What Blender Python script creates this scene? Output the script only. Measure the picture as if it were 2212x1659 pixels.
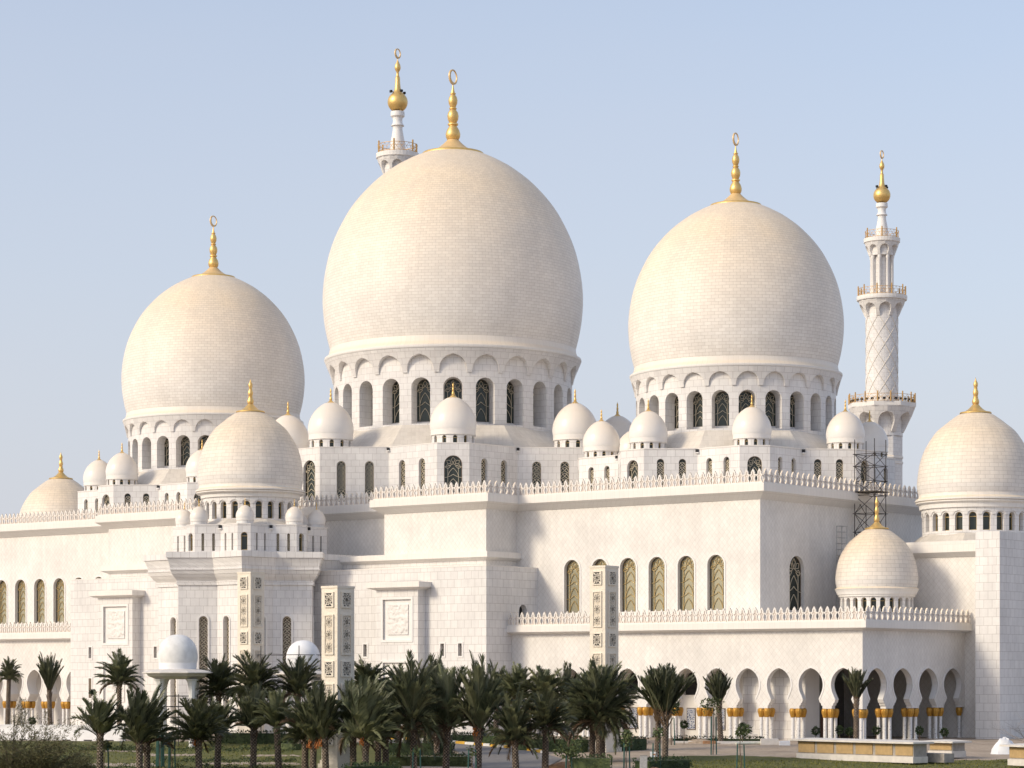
import bpy, math, random
from math import sin, cos, pi, radians as rad, sqrt, atan2
from mathutils import Vector
for o in list(bpy.data.objects): bpy.data.objects.remove(o)
sc = bpy.context.scene
COL = sc.collection
# ---------------------------------------------------------------- camera, sky, sun
F_, CX, HZ = 5414.0, 1106.0, 1460.0
YAW = rad(38.1)
RV = (cos(YAW), sin(YAW)); FV = (-sin(YAW), cos(YAW))
CAM = (200.2, -243.3, 6.3)
cd = bpy.data.cameras.new('camera'); cam = bpy.data.objects.new('camera', cd); COL.objects.link(cam)
cam.location = CAM; cam.rotation_euler = (pi/2, 0, YAW)
cd.sensor_width = 36; cd.lens = 36*F_/2212; cd.shift_y = (HZ-829.5)/2212; cd.clip_start = 1; cd.clip_end = 20000
sc.camera = cam
SUN_EL = rad(28); SUN_AZ = atan2(-0.917, -0.40)          # direction towards the sun, in plan
sdir = Vector((cos(SUN_AZ)*cos(SUN_EL), sin(SUN_AZ)*cos(SUN_EL), sin(SUN_EL)))
sl = bpy.data.lights.new('sun', 'SUN'); sl.energy = 1.75; sl.angle = rad(12); sl.color = (1.0, 0.865, 0.66)
so = bpy.data.objects.new('sun', sl); COL.objects.link(so); so.rotation_euler = sdir.to_track_quat('Z', 'Y').to_euler()
w = bpy.data.worlds.new('World'); sc.world = w; w.use_nodes = True
nt = w.node_tree; nt.nodes.clear()
sky = nt.nodes.new('ShaderNodeTexSky'); sky.sky_type = 'NISHITA'; sky.sun_disc = False
sky.sun_elevation = SUN_EL; sky.sun_rotation = pi/2 - SUN_AZ
sky.air_density = 1.0; sky.dust_density = 2.0; sky.ozone_density = 1.5
bg = nt.nodes.new('ShaderNodeBackground'); bg.inputs[1].default_value = 0.15
wo = nt.nodes.new('ShaderNodeOutputWorld')
hz = nt.nodes.new('ShaderNodeMix'); hz.data_type = 'RGBA'; hz.inputs[7].default_value = (3.04, 3.08, 3.46, 1)   # pale desert haze veiling the sky
tcw = nt.nodes.new('ShaderNodeTexCoord'); sxw = nt.nodes.new('ShaderNodeSeparateXYZ'); mrw = nt.nodes.new('ShaderNodeMapRange')
nt.links.new(tcw.outputs['Generated'], sxw.inputs[0]); nt.links.new(sxw.outputs[2], mrw.inputs[0]); nzw = nt.nodes.new('ShaderNodeTexNoise'); mpw = nt.nodes.new('ShaderNodeMapping'); mpw.inputs['Scale'].default_value = (2.0, 2.0, 7.0); nzw.inputs['Scale'].default_value = 1.6; nzw.inputs['Detail'].default_value = 5
adw = nt.nodes.new('ShaderNodeMath'); adw.operation = 'MULTIPLY_ADD'; adw.inputs[1].default_value = 0.22; adw.use_clamp = True
nt.links.new(tcw.outputs['Generated'], mpw.inputs[0]); nt.links.new(mpw.outputs[0], nzw.inputs['Vector']); nt.links.new(nzw.outputs[0], adw.inputs[0]); nt.links.new(mrw.outputs[0], adw.inputs[2]); nt.links.new(adw.outputs[0], hz.inputs[0])
for i_, v_ in ((1, 0.0), (2, 0.32), (3, 0.84), (4, 0.30)): mrw.inputs[i_].default_value = v_
nt.links.new(sky.outputs[0], hz.inputs[6]); nt.links.new(hz.outputs[2], bg.inputs[0]); nt.links.new(bg.outputs[0], wo.inputs[0])
sc.view_settings.view_transform = 'Standard'; sc.view_settings.look = 'None'; sc.view_settings.exposure = 0.50; sc.view_settings.gamma = 1
sc.cycles.max_bounces = 6; sc.cycles.diffuse_bounces = 4

# ---------------------------------------------------------------- surveying helpers (photo bearings -> points on real planes)
def _ray(px, py):
    a = (px-CX)/F_; b = (HZ-py)/F_
    return (RV[0]*a+FV[0], RV[1]*a+FV[1], b)
def pv(px, py, v):
    q = _ray(px, py); k = (v-CAM[1])/q[1]; return Vector((CAM[0]+k*q[0], v, CAM[2]+k*q[2]))
def pu(px, py, u):
    q = _ray(px, py); k = (u-CAM[0])/q[0]; return Vector((u, CAM[1]+k*q[1], CAM[2]+k*q[2]))
def pd(px, py, D):
    q = _ray(px, py); return Vector((CAM[0]+D*q[0], CAM[1]+D*q[1], CAM[2]+D*q[2]))
def xd(x, d):                       # lateral / forward metres from the viewpoint -> plan
    return (CAM[0]+RV[0]*x+FV[0]*d, CAM[1]+RV[1]*x+FV[1]*d)
def sm(t):
    t = min(1, max(0, t)); return t*t*(3-2*t)
def tz(x, d):                       # terrain height
    return -1.25+1.12*sm((d-200)/50)
def tz_at(p):
    dx, dy = p[0]-CAM[0], p[1]-CAM[1]
    return tz(dx*RV[0]+dy*RV[1], dx*FV[0]+dy*FV[1])
def pg(px, py):                     # ground under a bearing
    D = 210.0
    for _ in range(60):
        x = (px-CX)/F_*D
        D += 0.5*((CAM[2]-tz(x, D))*F_/max(20, (py-HZ))-D)
        D = min(max(D, 60), 400)
    return pd(px, HZ, D), D

# ---------------------------------------------------------------- materials
def nmat(name):
    m = bpy.data.materials.new(name); m.use_nodes = True; t = m.node_tree
    return m, t, t.nodes['Principled BSDF']
def N(t, k, **kw):
    n = t.nodes.new(k)
    for a, b in kw.items(): setattr(n, a, b)
    return n
def L(t, a, b): t.links.new(a, b)
def mixc(t, fac, a, b, blend='MIX'):
    n = N(t, 'ShaderNodeMix', data_type='RGBA', blend_type=blend)
    if isinstance(fac, (int, float)): n.inputs[0].default_value = fac
    else: L(t, fac, n.inputs[0])
    for i, c in ((6, a), (7, b)):
        if isinstance(c, tuple): n.inputs[i].default_value = (*c, 1)
        else: L(t, c, n.inputs[i])
    return n.outputs[2]
def ramp(t, src, lo, hi, a=0.0, b=1.0):
    n = N(t, 'ShaderNodeMapRange'); L(t, src, n.inputs[0])
    n.inputs[1].default_value = lo; n.inputs[2].default_value = hi; n.inputs[3].default_value = a; n.inputs[4].default_value = b
    return n.outputs[0]
def noise(t, scale, detail=4, vec=None, rough=0.55):
    n = N(t, 'ShaderNodeTexNoise'); n.inputs['Scale'].default_value = scale; n.inputs['Detail'].default_value = detail
    n.inputs['Roughness'].default_value = rough
    if vec is None:
        c = N(t, 'ShaderNodeTexCoord'); vec = c.outputs['Object']
    L(t, vec, n.inputs['Vector']); return n.outputs['Fac']
def stone(name, bw, bh, c1, c2, joint, msize=0.02, offset=0.5, rot=0.0, sx=1.0, dust=None, rough=0.5, vary=0.11, bump=0.25):
    m, t, p = nmat(name)
    c1, c2, joint = [(c[0], c[1]*1.001, c[2]) for c in (c1, c2, joint)]
    uv = N(t, 'ShaderNodeUVMap'); mp = N(t, 'ShaderNodeMapping'); L(t, uv.outputs[0], mp.inputs[0])
    mp.inputs['Rotation'].default_value = (0, 0, rot); 
    src = mp.outputs[0]
    if rot:
        m2 = N(t, 'ShaderNodeMapping'); L(t, uv.outputs[0], m2.inputs[0]); m2.inputs['Scale'].default_value = (sx, 1, 1)
        L(t, m2.outputs[0], mp.inputs[0])
    b = N(t, 'ShaderNodeTexBrick'); b.offset = offset; L(t, src, b.inputs['Vector'])
    b.inputs['Scale'].default_value = 1; b.inputs['Mortar Size'].default_value = msize; b.inputs['Mortar Smooth'].default_value = 0.1
    b.inputs['Brick Width'].default_value = bw; b.inputs['Row Height'].default_value = bh
    b.inputs['Color1'].default_value = (*c1, 1); b.inputs['Color2'].default_value = (*c2, 1); b.inputs['Mortar'].default_value = (*joint, 1)
    col = b.outputs['Color']
    n1 = noise(t, 0.25, 5); n2 = noise(t, 2.2, 3)
    k = ramp(t, n1, 0.3, 0.7, 1-vary, 1+vary*0.4)
    col = mixc(t, 1.0, col, k, 'MULTIPLY')
    k2 = ramp(t, n2, 0.3, 0.7, 1-vary*0.5, 1.0)
    col = mixc(t, 1.0, col, k2, 'MULTIPLY')
    # faint rain streaks
    mp3 = N(t, 'ShaderNodeMapping'); L(t, uv.outputs[0], mp3.inputs[0]); mp3.inputs['Scale'].default_value = (1.6, 0.08, 1)
    st = noise(t, 1.0, 3, mp3.outputs[0]); col = mixc(t, 1.0, col, ramp(t, st, 0.35, 0.7, 1.0, 1-vary*0.7), 'MULTIPLY')
    if dust:
        g = N(t, 'ShaderNodeNewGeometry'); s = N(t, 'ShaderNodeSeparateXYZ'); L(t, g.outputs['Normal'], s.inputs[0])
        f = ramp(t, s.outputs[2], -0.15, 0.65, 0, 1)
        f2 = N(t, 'ShaderNodeMath', operation='MULTIPLY'); L(t, f, f2.inputs[0]); L(t, ramp(t, n1, 0.25, 0.75, 0.75, 1.0), f2.inputs[1])
        col = mixc(t, f2.outputs[0], col, mixc(t, 1.0, col, dust, 'MULTIPLY'))
    L(t, col, p.inputs['Base Color']); p.inputs['Roughness'].default_value = rough; p.inputs['Specular IOR Level'].default_value = 0.3
    bp = N(t, 'ShaderNodeBump'); bp.inputs['Strength'].default_value = bump; bp.inputs['Distance'].default_value = 0.02; bp.invert = True
    L(t, b.outputs['Fac'], bp.inputs['Height']); L(t, bp.outputs[0], p.inputs['Normal'])
    return m
W1, W2 = (0.83, 0.81, 0.79), (0.77, 0.745, 0.725)
DUST = (1.0, 0.86, 0.665)
M = {}
M['ashlar'] = stone('white marble ashlar', 1.0, 0.74, W1, (0.765, 0.74, 0.725), (0.56, 0.53, 0.51), 0.02)
M['course'] = stone('white marble courses', 0.95, 0.88, W1, (0.775, 0.755, 0.74), (0.57, 0.54, 0.52), 0.024)
M['lozenge'] = stone('white marble lozenges', 0.50, 0.50, (0.85, 0.82, 0.785), (0.805, 0.775, 0.74), (0.66, 0.61, 0.56), 0.013, offset=0.0, rot=pi/4, sx=1.15)
M['dome'] = stone('dome marble blocks', 0.82, 0.37, (0.89, 0.85, 0.80), (0.82, 0.775, 0.725), (0.63, 0.575, 0.52), 0.020, dust=DUST, vary=0.08)
M['dome2'] = stone('smaller dome marble blocks', 1.0, 0.42, (0.86, 0.825, 0.785), (0.80, 0.76, 0.72), (0.62, 0.58, 0.54), 0.02, dust=DUST)
M['smooth'] = stone('polished dome marble', 0.6, 8.0, (0.85, 0.82, 0.79), (0.835, 0.81, 0.785), (0.80, 0.77, 0.74), 0.006, dust=(0.95, 0.86, 0.74), rough=0.32, vary=0.03)
M['trim'] = stone('marble mouldings', 0.6, 5.0, (0.83, 0.81, 0.79), (0.80, 0.78, 0.76), (0.70, 0.67, 0.64), 0.012, dust=DUST, vary=0.04)
M['roof'] = stone('dusty marble roof slabs', 0.9, 0.8, (0.74, 0.68, 0.60), (0.68, 0.62, 0.54), (0.56, 0.50, 0.43), 0.012, vary=0.12)
M['carved'] = stone('carved limestone', 3, 3, (0.82, 0.745, 0.63), (0.80, 0.725, 0.61), (0.7, 0.6, 0.5), 0.001, vary=0.08)
M['plain'] = stone('plain white marble', 4, 4, (0.82, 0.80, 0.78), (0.81, 0.79, 0.77), (0.78, 0.76, 0.74), 0.004, vary=0.05)
def carve(m, scale, dist):          # foliate relief: warped cells pushed into the normal
    t = m.node_tree; p = t.nodes['Principled BSDF']
    uv = N(t, 'ShaderNodeUVMap')
    v = N(t, 'ShaderNodeTexVoronoi', feature='SMOOTH_F1'); v.inputs['Scale'].default_value = scale
    ns = N(t, 'ShaderNodeTexNoise'); ns.inputs['Scale'].default_value = scale*0.6; L(t, uv.outputs[0], ns.inputs['Vector'])
    ad = N(t, 'ShaderNodeVectorMath', operation='MULTIPLY_ADD'); L(t, ns.outputs['Color'], ad.inputs[0]); ad.inputs[1].default_value = (0.5, 0.5, 0); L(t, uv.outputs[0], ad.inputs[2])
    L(t, ad.outputs[0], v.inputs['Vector'])
    b = N(t, 'ShaderNodeBump'); b.inputs['Strength'].default_value = 1; b.inputs['Distance'].default_value = dist
    L(t, v.outputs['Distance'], b.inputs['Height']); L(t, b.outputs[0], p.inputs['Normal'])
carve(M['carved'], 5.0, 0.035)
M['relief'] = stone('carved white marble', 3, 3, (0.83, 0.80, 0.77), (0.82, 0.79, 0.76), (0.8, 0.78, 0.75), 0.001); carve(M['relief'], 2.6, 0.16)
def simple(name, c, rough=0.5, metal=0.0, var=0.12, scale=3.0, spec=0.4):
    m, t, p = nmat(name)
    n = noise(t, scale, 5)
    L(t, mixc(t, 1.0, c, ramp(t, n, 0.3, 0.7, 1-var, 1+var), 'MULTIPLY'), p.inputs['Base Color'])
    p.inputs['Roughness'].default_value = rough; p.inputs['Metallic'].default_value = metal; p.inputs['Specular IOR Level'].default_value = spec
    return m
M['gold'] = simple('gilded mosaic', (0.80, 0.54, 0.20), 0.42, 0.70, 0.08, 1.5)
M['goldpale'] = simple('sandy gilded cone', (0.70, 0.49, 0.24), 0.5, 0.15, 0.08, 1.5)
M['goldcap'] = simple('gilded palm capital', (0.56, 0.30, 0.055), 0.40, 0.40, 0.35, 16)
M['bronze'] = simple('bronze railing', (0.55, 0.34, 0.13), 0.5, 0.4, 0.15, 8)
M['glass'] = simple('reflecting tinted glass', (0.43, 0.405, 0.29), 0.16, 0.45, 0.08, 0.6)
M['glassdark'] = simple('dark green glass', (0.045, 0.055, 0.050), 0.15, 0.15, 0.15, 0.7)
M['lattice'] = simple('gilded window lattice', (0.50, 0.36, 0.15), 0.5, 0.10, 0.12, 9)
M['latticepale'] = simple('pale window lattice', (0.66, 0.58, 0.44), 0.5, 0.1, 0.12, 9)
M['frame'] = simple('brown window frame', (0.14, 0.105, 0.075), 0.5, 0.0, 0.15, 5)
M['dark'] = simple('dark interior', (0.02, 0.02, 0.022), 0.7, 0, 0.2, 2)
M['door'] = simple('brown timber door', (0.13, 0.06, 0.035), 0.45, 0, 0.2, 5)
M['steel'] = simple('rusty scaffold tube', (0.05, 0.045, 0.045), 0.55, 0.3, 0.3, 6)
M['steelpale'] = simple('galvanised tube', (0.45, 0.44, 0.43), 0.5, 0.3, 0.2, 6)
M['white'] = simple('white render', (0.80, 0.80, 0.81), 0.7, 0, 0.07, 1.2)
M['render'] = simple('grey white render', (0.74, 0.735, 0.72), 0.8, 0, 0.10, 1.6)
M['plank'] = simple('scaffold plank', (0.10, 0.085, 0.07), 0.8, 0, 0.3, 6)
M['sandstone'] = simple('beige cladding', (0.45, 0.31, 0.15), 0.7, 0, 0.12, 3)
M['concrete'] = simple('bare concrete', (0.36, 0.33, 0.30), 0.85, 0, 0.2, 3)
M['slab'] = simple('pale coping slab', (0.66, 0.62, 0.57), 0.7, 0, 0.10, 2)
M['asphalt'] = simple('worn asphalt', (0.20, 0.19, 0.185), 0.9, 0, 0.15, 2.0)
M['yellow'] = simple('yellow kerb paint', (0.68, 0.40, 0.05), 0.7, 0, 0.2, 6)
M['whitepaint'] = simple('white kerb paint', (0.68, 0.67, 0.65), 0.7, 0, 0.2, 6)
M['stake'] = simple('green stake', (0.035, 0.10, 0.085), 0.6, 0, 0.2, 6)
M['bark'] = simple('sapling bark', (0.14, 0.10, 0.07), 0.9, 0, 0.3, 8)
M['dates'] = simple('orange date bunch', (0.34, 0.11, 0.02), 0.6, 0, 0.35, 9)
M['deadfrond'] = simple('dry frond bases', (0.13, 0.085, 0.05), 0.9, 0, 0.35, 7)
def leafmat(name, c1, c2, rough=0.5, sc_=1.1):
    m, t, p = nmat(name)
    n = noise(t, sc_, 3); oi = N(t, 'ShaderNodeObjectInfo')
    col = mixc(t, ramp(t, n, 0.35, 0.65), c1, c2)
    col = mixc(t, 1.0, col, ramp(t, oi.outputs['Random'], 0, 1, 0.72, 1.3), 'MULTIPLY')
    L(t, col, p.inputs['Base Color']); p.inputs['Roughness'].default_value = rough; p.inputs['Specular IOR Level'].default_value = 0.35
    p.inputs['Subsurface Weight'].default_value = 0.0
    return m
M['palm'] = leafmat('palm leaflets', (0.060, 0.075, 0.038), (0.165, 0.172, 0.088), 0.42)
M['hedge'] = leafmat('hedge leaves', (0.013, 0.026, 0.008), (0.036, 0.060, 0.017), 0.6, 2.0)
M['shrub'] = leafmat('shrub leaves', (0.045, 0.065, 0.022), (0.10, 0.125, 0.045), 0.6, 2.0)
M['wisp'] = leafmat('feathery olive leaves', (0.075, 0.075, 0.030), (0.17, 0.155, 0.072), 0.7, 1.5)
def trunkmat():
    m, t, p = nmat('date palm trunk')
    uv = N(t, 'ShaderNodeUVMap'); mp = N(t, 'ShaderNodeMapping'); L(t, uv.outputs[0], mp.inputs[0]); mp.inputs['Rotation'].default_value = (0, 0, pi/4)
    b = N(t, 'ShaderNodeTexBrick'); b.offset = 0; L(t, mp.outputs[0], b.inputs['Vector']); b.inputs['Scale'].default_value = 1
    b.inputs['Brick Width'].default_value = 0.21; b.inputs['Row Height'].default_value = 0.21; b.inputs['Mortar Size'].default_value = 0.04; b.inputs['Mortar Smooth'].default_value = 0.6
    b.inputs['Color1'].default_value = (0.36, 0.285, 0.215, 1); b.inputs['Color2'].default_value = (0.23, 0.175, 0.13, 1); b.inputs['Mortar'].default_value = (0.05, 0.037, 0.028, 1)
    L(t, mixc(t, 1.0, b.outputs['Color'], ramp(t, noise(t, 3, 4), 0.3, 0.7, 0.7, 1.15), 'MULTIPLY'), p.inputs['Base Color'])
    p.inputs['Roughness'].default_value = 0.9
    bp = N(t, 'ShaderNodeBump'); bp.invert = True; bp.inputs['Distance'].default_value = 0.06; L(t, b.outputs['Fac'], bp.inputs['Height']); L(t, bp.outputs[0], p.inputs['Normal'])
    return m
M['trunk'] = trunkmat()
def ground_mats():
    m, t, p = nmat('sandy ground')
    a = noise(t, 0.35, 6); b = noise(t, 3.0, 6)
    c = mixc(t, ramp(t, a, 0.35, 0.65), (0.35, 0.275, 0.205), (0.46, 0.37, 0.285))
    c = mixc(t, 1.0, c, ramp(t, b, 0.3, 0.7, 0.8, 1.1), 'MULTIPLY'); L(t, c, p.inputs['Base Color']); p.inputs['Roughness'].default_value = 0.95
    bp = N(t, 'ShaderNodeBump'); bp.inputs['Distance'].default_value = 0.1; L(t, b, bp.inputs['Height']); L(t, bp.outputs[0], p.inputs['Normal'])
    M['sand'] = m
    m, t, p = nmat('mown lawn')
    a = noise(t, 0.5, 6); b = noise(t, 9.0, 6)
    c = mixc(t, ramp(t, a, 0.35, 0.65), (0.092, 0.105, 0.018), (0.150, 0.142, 0.032))
    c = mixc(t, 1.0, c, ramp(t, b, 0.3, 0.7, 0.65, 1.2), 'MULTIPLY'); L(t, c, p.inputs['Base Color']); p.inputs['Roughness'].default_value = 0.95
    bp = N(t, 'ShaderNodeBump'); bp.inputs['Distance'].default_value = 0.08; L(t, b, bp.inputs['Height']); L(t, bp.outputs[0], p.inputs['Normal'])
    M['lawn'] = m
    m, t, p = nmat('columns inlaid with vine scrolls')
    uv = N(t, 'ShaderNodeUVMap'); v = N(t, 'ShaderNodeTexVoronoi'); mp = N(t, 'ShaderNodeMapping'); L(t, uv.outputs[0], mp.inputs[0]); mp.inputs['Scale'].default_value = (6.0, 5.0, 1)
    L(t, mp.outputs[0], v.inputs['Vector']); v.inputs['Scale'].default_value = 1.0
    s = N(t, 'ShaderNodeSeparateXYZ'); L(t, uv.outputs[0], s.inputs[0])
    wv = N(t, 'ShaderNodeMath', operation='PINGPONG'); L(t, s.outputs[0], wv.inputs[0]); wv.inputs[1].default_value = 0.14
    near = ramp(t, wv.outputs[0], 0.085, 0.10, 0, 1)
    low = ramp(t, s.outputs[1], 1.75, 1.95, 1, 0)
    dots = ramp(t, v.outputs['Distance'], 0.26, 0.34, 1, 0)
    q = N(t, 'ShaderNodeMath', operation='MULTIPLY'); L(t, near, q.inputs[0]); L(t, low, q.inputs[1])
    q2 = N(t, 'ShaderNodeMath', operation='MULTIPLY'); L(t, q.outputs[0], q2.inputs[0]); L(t, dots, q2.inputs[1])
    L(t, mixc(t, q2.outputs[0], (0.80, 0.79, 0.78), (0.10, 0.075, 0.07)), p.inputs['Base Color']); p.inputs['Roughness'].default_value = 0.4
    M['column'] = m
    m, t, p = nmat('blue floral tile screen')
    uv = N(t, 'ShaderNodeUVMap'); v = N(t, 'ShaderNodeTexVoronoi', feature='DISTANCE_TO_EDGE'); L(t, uv.outputs[0], v.inputs['Vector']); v.inputs['Scale'].default_value = 5
    L(t, mixc(t, ramp(t, v.outputs[0], 0.06, 0.14), (0.62, 0.64, 0.68), (0.10, 0.13, 0.24)), p.inputs['Base Color'])
    M['tile'] = m
ground_mats()

# ---------------------------------------------------------------- mesh builder
class MB:
    def __init__(s): s.v = []; s.f = []; s.uv = []; s.mi = []; s.mats = []
    def m(s, k):
        if k not in s.mats: s.mats.append(k)
        return s.mats.index(k)
    def face(s, pts, mat, uvs=None):
        b = len(s.v); s.v.extend([tuple(p) for p in pts]); s.f.append(tuple(range(b, b+len(pts)))); s.mi.append(s.m(mat))
        if uvs is None:
            n = (Vector(pts[1])-Vector(pts[0])).cross(Vector(pts[2])-Vector(pts[0]))
            ax = max(range(3), key=lambda i: abs(n[i]))
            ij = [(1, 2), (0, 2), (0, 1)][ax]
            uvs = [(p[ij[0]], p[ij[1]]) for p in pts]
        s.uv.append(uvs)
    def box(s, x0, x1, y0, y1, z0, z1, mat, bottom=True):
        P = lambda x, y, z: (x, y, z)
        s.face([P(x0, y0, z0), P(x1, y0, z0), P(x1, y0, z1), P(x0, y0, z1)], mat)
        s.face([P(x1, y1, z0), P(x0, y1, z0), P(x0, y1, z1), P(x1, y1, z1)], mat)
        s.face([P(x1, y0, z0), P(x1, y1, z0), P(x1, y1, z1), P(x1, y0, z1)], mat)
        s.face([P(x0, y1, z0), P(x0, y0, z0), P(x0, y0, z1), P(x0, y1, z1)], mat)
        s.face([P(x0, y0, z1), P(x1, y0, z1), P(x1, y1, z1), P(x0, y1, z1)], mat)
        if bottom: s.face([P(x0, y1, z0), P(x1, y1, z0), P(x1, y0, z0), P(x0, y0, z0)], mat)
    def grid(s, rows, mat, closed=False, uvs=None):
        for i in range(len(rows)-1):
            a, b = rows[i], rows[i+1]; n = len(a)
            for j in range(n if closed else n-1):
                k = (j+1) % n
                u = None
                if uvs: u = [uvs[i][j], uvs[i][j+1], uvs[i+1][j+1], uvs[i+1][j]]
                s.face([a[j], a[k], b[k], b[j]], mat, u)
    def lathe(s, prof, seg, mat, c=(0, 0, 0), uref=None, mats=None, a0=0.0):
        R = uref or max(r for r, z in prof); arc = 0.0
        for i in range(len(prof)-1):
            (r0, z0), (r1, z1) = prof[i], prof[i+1]; l = sqrt((r1-r0)**2+(z1-z0)**2)
            mt = mats[i] if mats else mat
            for j in range(seg):
                t0, t1 = a0+2*pi*j/seg, a0+2*pi*(j+1)/seg
                P = lambda r, t, z: (c[0]+r*cos(t), c[1]+r*sin(t), c[2]+z)
                pts = [P(r0, t0, z0), P(r0, t1, z0), P(r1, t1, z1), P(r1, t0, z1)]
                us = [(t0*R, arc), (t1*R, arc), (t1*R, arc+l), (t0*R, arc+l)]
                if r1 < 1e-5: pts = pts[:3]; us = us[:3]
                elif r0 < 1e-5: pts = [pts[0], pts[2], pts[3]]; us = [us[0], us[2], us[3]]
                s.face(pts, mt, us)
            arc += l
    def tube(s, p, q, r, mat, seg=6, r2=None):
        p, q = Vector(p), Vector(q); d = (q-p).normalized(); r2 = r if r2 is None else r2
        a = d.orthogonal().normalized(); b = d.cross(a)
        A = [p+(a*cos(2*pi*i/seg)+b*sin(2*pi*i/seg))*r for i in range(seg)]
        B = [q+(a*cos(2*pi*i/seg)+b*sin(2*pi*i/seg))*r2 for i in range(seg)]
        for i in range(seg):
            k = (i+1) % seg; s.face([A[i], A[k], B[k], B[i]], mat, [(i*.1, 0), (i*.1+.1, 0), (i*.1+.1, 1), (i*.1, 1)])
        s.face(A[::-1], mat); s.face(B, mat)
    def mesh(s, name, smooth=None, merge=True):
        me = bpy.data.meshes.new(name)
        if merge:
            idx = {}; nv = []; mp = []
            for p in s.v:
                k = (round(p[0], 4), round(p[1], 4), round(p[2], 4))
                if k not in idx: idx[k] = len(nv); nv.append(p)
                mp.append(idx[k])
            ff = []; uv = []; mi = []
            for f, u, m_ in zip(s.f, s.uv, s.mi):
                g = []; gu = []
                for i, q in zip(f, u):
                    if mp[i] not in g: g.append(mp[i]); gu.append(q)
                if len(g) > 2: ff.append(g); uv.append(gu); mi.append(m_)
        else: nv, ff, uv, mi = s.v, s.f, s.uv, s.mi
        me.from_pydata([tuple(p) for p in nv], [], ff)
        ul = me.uv_layers.new(name='UVMap'); flat = []
        for u in uv:
            for q in u: flat.extend((q[0], q[1]))
        ul.data.foreach_set('uv', flat)
        for k in s.mats: me.materials.append(M[k])
        me.polygons.foreach_set('material_index', mi)
        if smooth is not None:
            me.polygons.foreach_set('use_smooth', [True]*len(ff)); me.set_sharp_from_angle(angle=rad(smooth))
        me.update(); return me
def obj(name, me, parent=None, loc=(0, 0, 0), rz=0.0, scale=None):
    if isinstance(me, MB): me = me.mesh(name)
    o = bpy.data.objects.new(name, me); COL.objects.link(o); o.location = loc; o.rotation_euler = (0, 0, rz)
    if scale: o.scale = scale if isinstance(scale, tuple) else (scale,)*3
    if parent: o.parent = parent
    return o
def tag(o, label=None, cat=None, group=None, kind=None):
    for k, v in (('label', label), ('category', cat), ('group', group), ('kind', kind)):
        if v: o[k] = v
    return o
def thing(name, label, cat, loc=(0, 0, 0), rz=0.0, group=None):
    return tag(obj(name, None, None, loc, rz), label, cat, group)
def copy_tree(o, parent=None):
    c = o.copy(); COL.objects.link(c); c.parent = parent
    for ch in o.children: copy_tree(ch, c)
    return c

# ---------------------------------------------------------------- walls with openings
def arch(w, zb, zt, n=9, point=0.0):    # half-width rows of a round-headed opening, bottom to top
    r = w/2; out = [(zb, r)]
    for i in range(n+1):
        a = pi/2*i/n; out.append((zt-r*(1+point)+r*(1+point)*sin(a), r*cos(a) if i < n else 0))
    return out
def rect(w, zb, zt): return [(zb, w/2), (zt, w/2), (zt, 0)]
def wall(mb, P, s0, s1, z0, z1, ops, mat, depth=0.4, nsub=1, reveal=None, uo=0.0, back=False):
    """P(s, z, dep) -> point.  ops: [(centre, rows)]"""
    reveal = reveal or mat
    ops = sorted(ops, key=lambda o: o[0])
    if not ops: ops = [((s0+s1)/2, [])]
    cuts = [s0]+[(ops[i][0]+ops[i+1][0])/2 for i in range(len(ops)-1)]+[s1]
    def quad(a0, b0, a1, b1, za, zb, dep):
        for i in range(nsub):
            t, q = i/nsub, (i+1)/nsub
            p = [(a0+(b0-a0)*t, za), (a0+(b0-a0)*q, za), (a1+(b1-a1)*q, zb), (a1+(b1-a1)*t, zb)]
            if max(abs(p[1][0]-p[0][0]), abs(p[2][0]-p[3][0])) < 1e-4: continue
            mb.face([P(x, z, dep) for x, z in p], mat, [(x+uo, z) for x, z in p])
    for i, (c, rows) in enumerate(ops):
        a, b = cuts[i], cuts[i+1]
        R = [(z0, 0.0)]
        if rows:
            if abs(rows[0][0]-z0) < 1e-4: R = []
            R += [(rows[0][0], 0.0)] if R else []
            R += rows
            if rows[-1][1] > 1e-6 and rows[-1][0] < z1-1e-4: R += [(rows[-1][0], 0.0)]
        if R[-1][0] < z1-1e-4: R.append((z1, 0.0))
        for (za, wa), (zb, wb) in zip(R, R[1:]):
            if zb-za < 1e-5: continue
            for dep in ((0, depth) if back else (0,)):
                if wa < 1e-6 and wb < 1e-6: quad(a, b, a, b, za, zb, dep)
                else: quad(a, c-wa, a, c-wb, za, zb, dep); quad(c+wa, b, c+wb, b, za, zb, dep)
        if depth and rows:
            for (za, wa), (zb, wb) in zip(R, R[1:]):
                if wa < 1e-6 and wb < 1e-6: continue
                if abs(zb-za) < 1e-5 and abs(wa-wb) < 1e-6: continue
                for sg in (-1, 1):
                    if abs(zb-za) < 1e-5 and wa < 1e-6 and sg == 1: continue
                    if abs(zb-za) < 1e-5:
                        if wa < 1e-6 or wb < 1e-6:
                            q = max(wa, wb); pts = [(c-q, za), (c+q, za)]
                            if sg == 1: continue
                        else: pts = [(c+sg*wa, za), (c+sg*wb, za)]
                    else: pts = [(c+sg*wa, za), (c+sg*wb, zb)]
                    (xa, ya), (xb, yb) = pts
                    u = abs(xa-xb) > abs(ya-yb)
                    mb.face([P(xa, ya, 0), P(xb, yb, 0), P(xb, yb, depth), P(xa, ya, depth)], reveal,
                            [(xa, 0), (xb, 0), (xb, depth), (xa, depth)] if u else [(0, ya), (0, yb), (depth, yb), (depth, ya)])
def plane(ox, oy, th):              # wall frame: s runs along angle th, outward normal is th-90deg
    x = (cos(th), sin(th)); n = (sin(th), -cos(th))
    return lambda s, z, d: (ox+x[0]*s-n[0]*d, oy+x[1]*s-n[1]*d, z)
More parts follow.
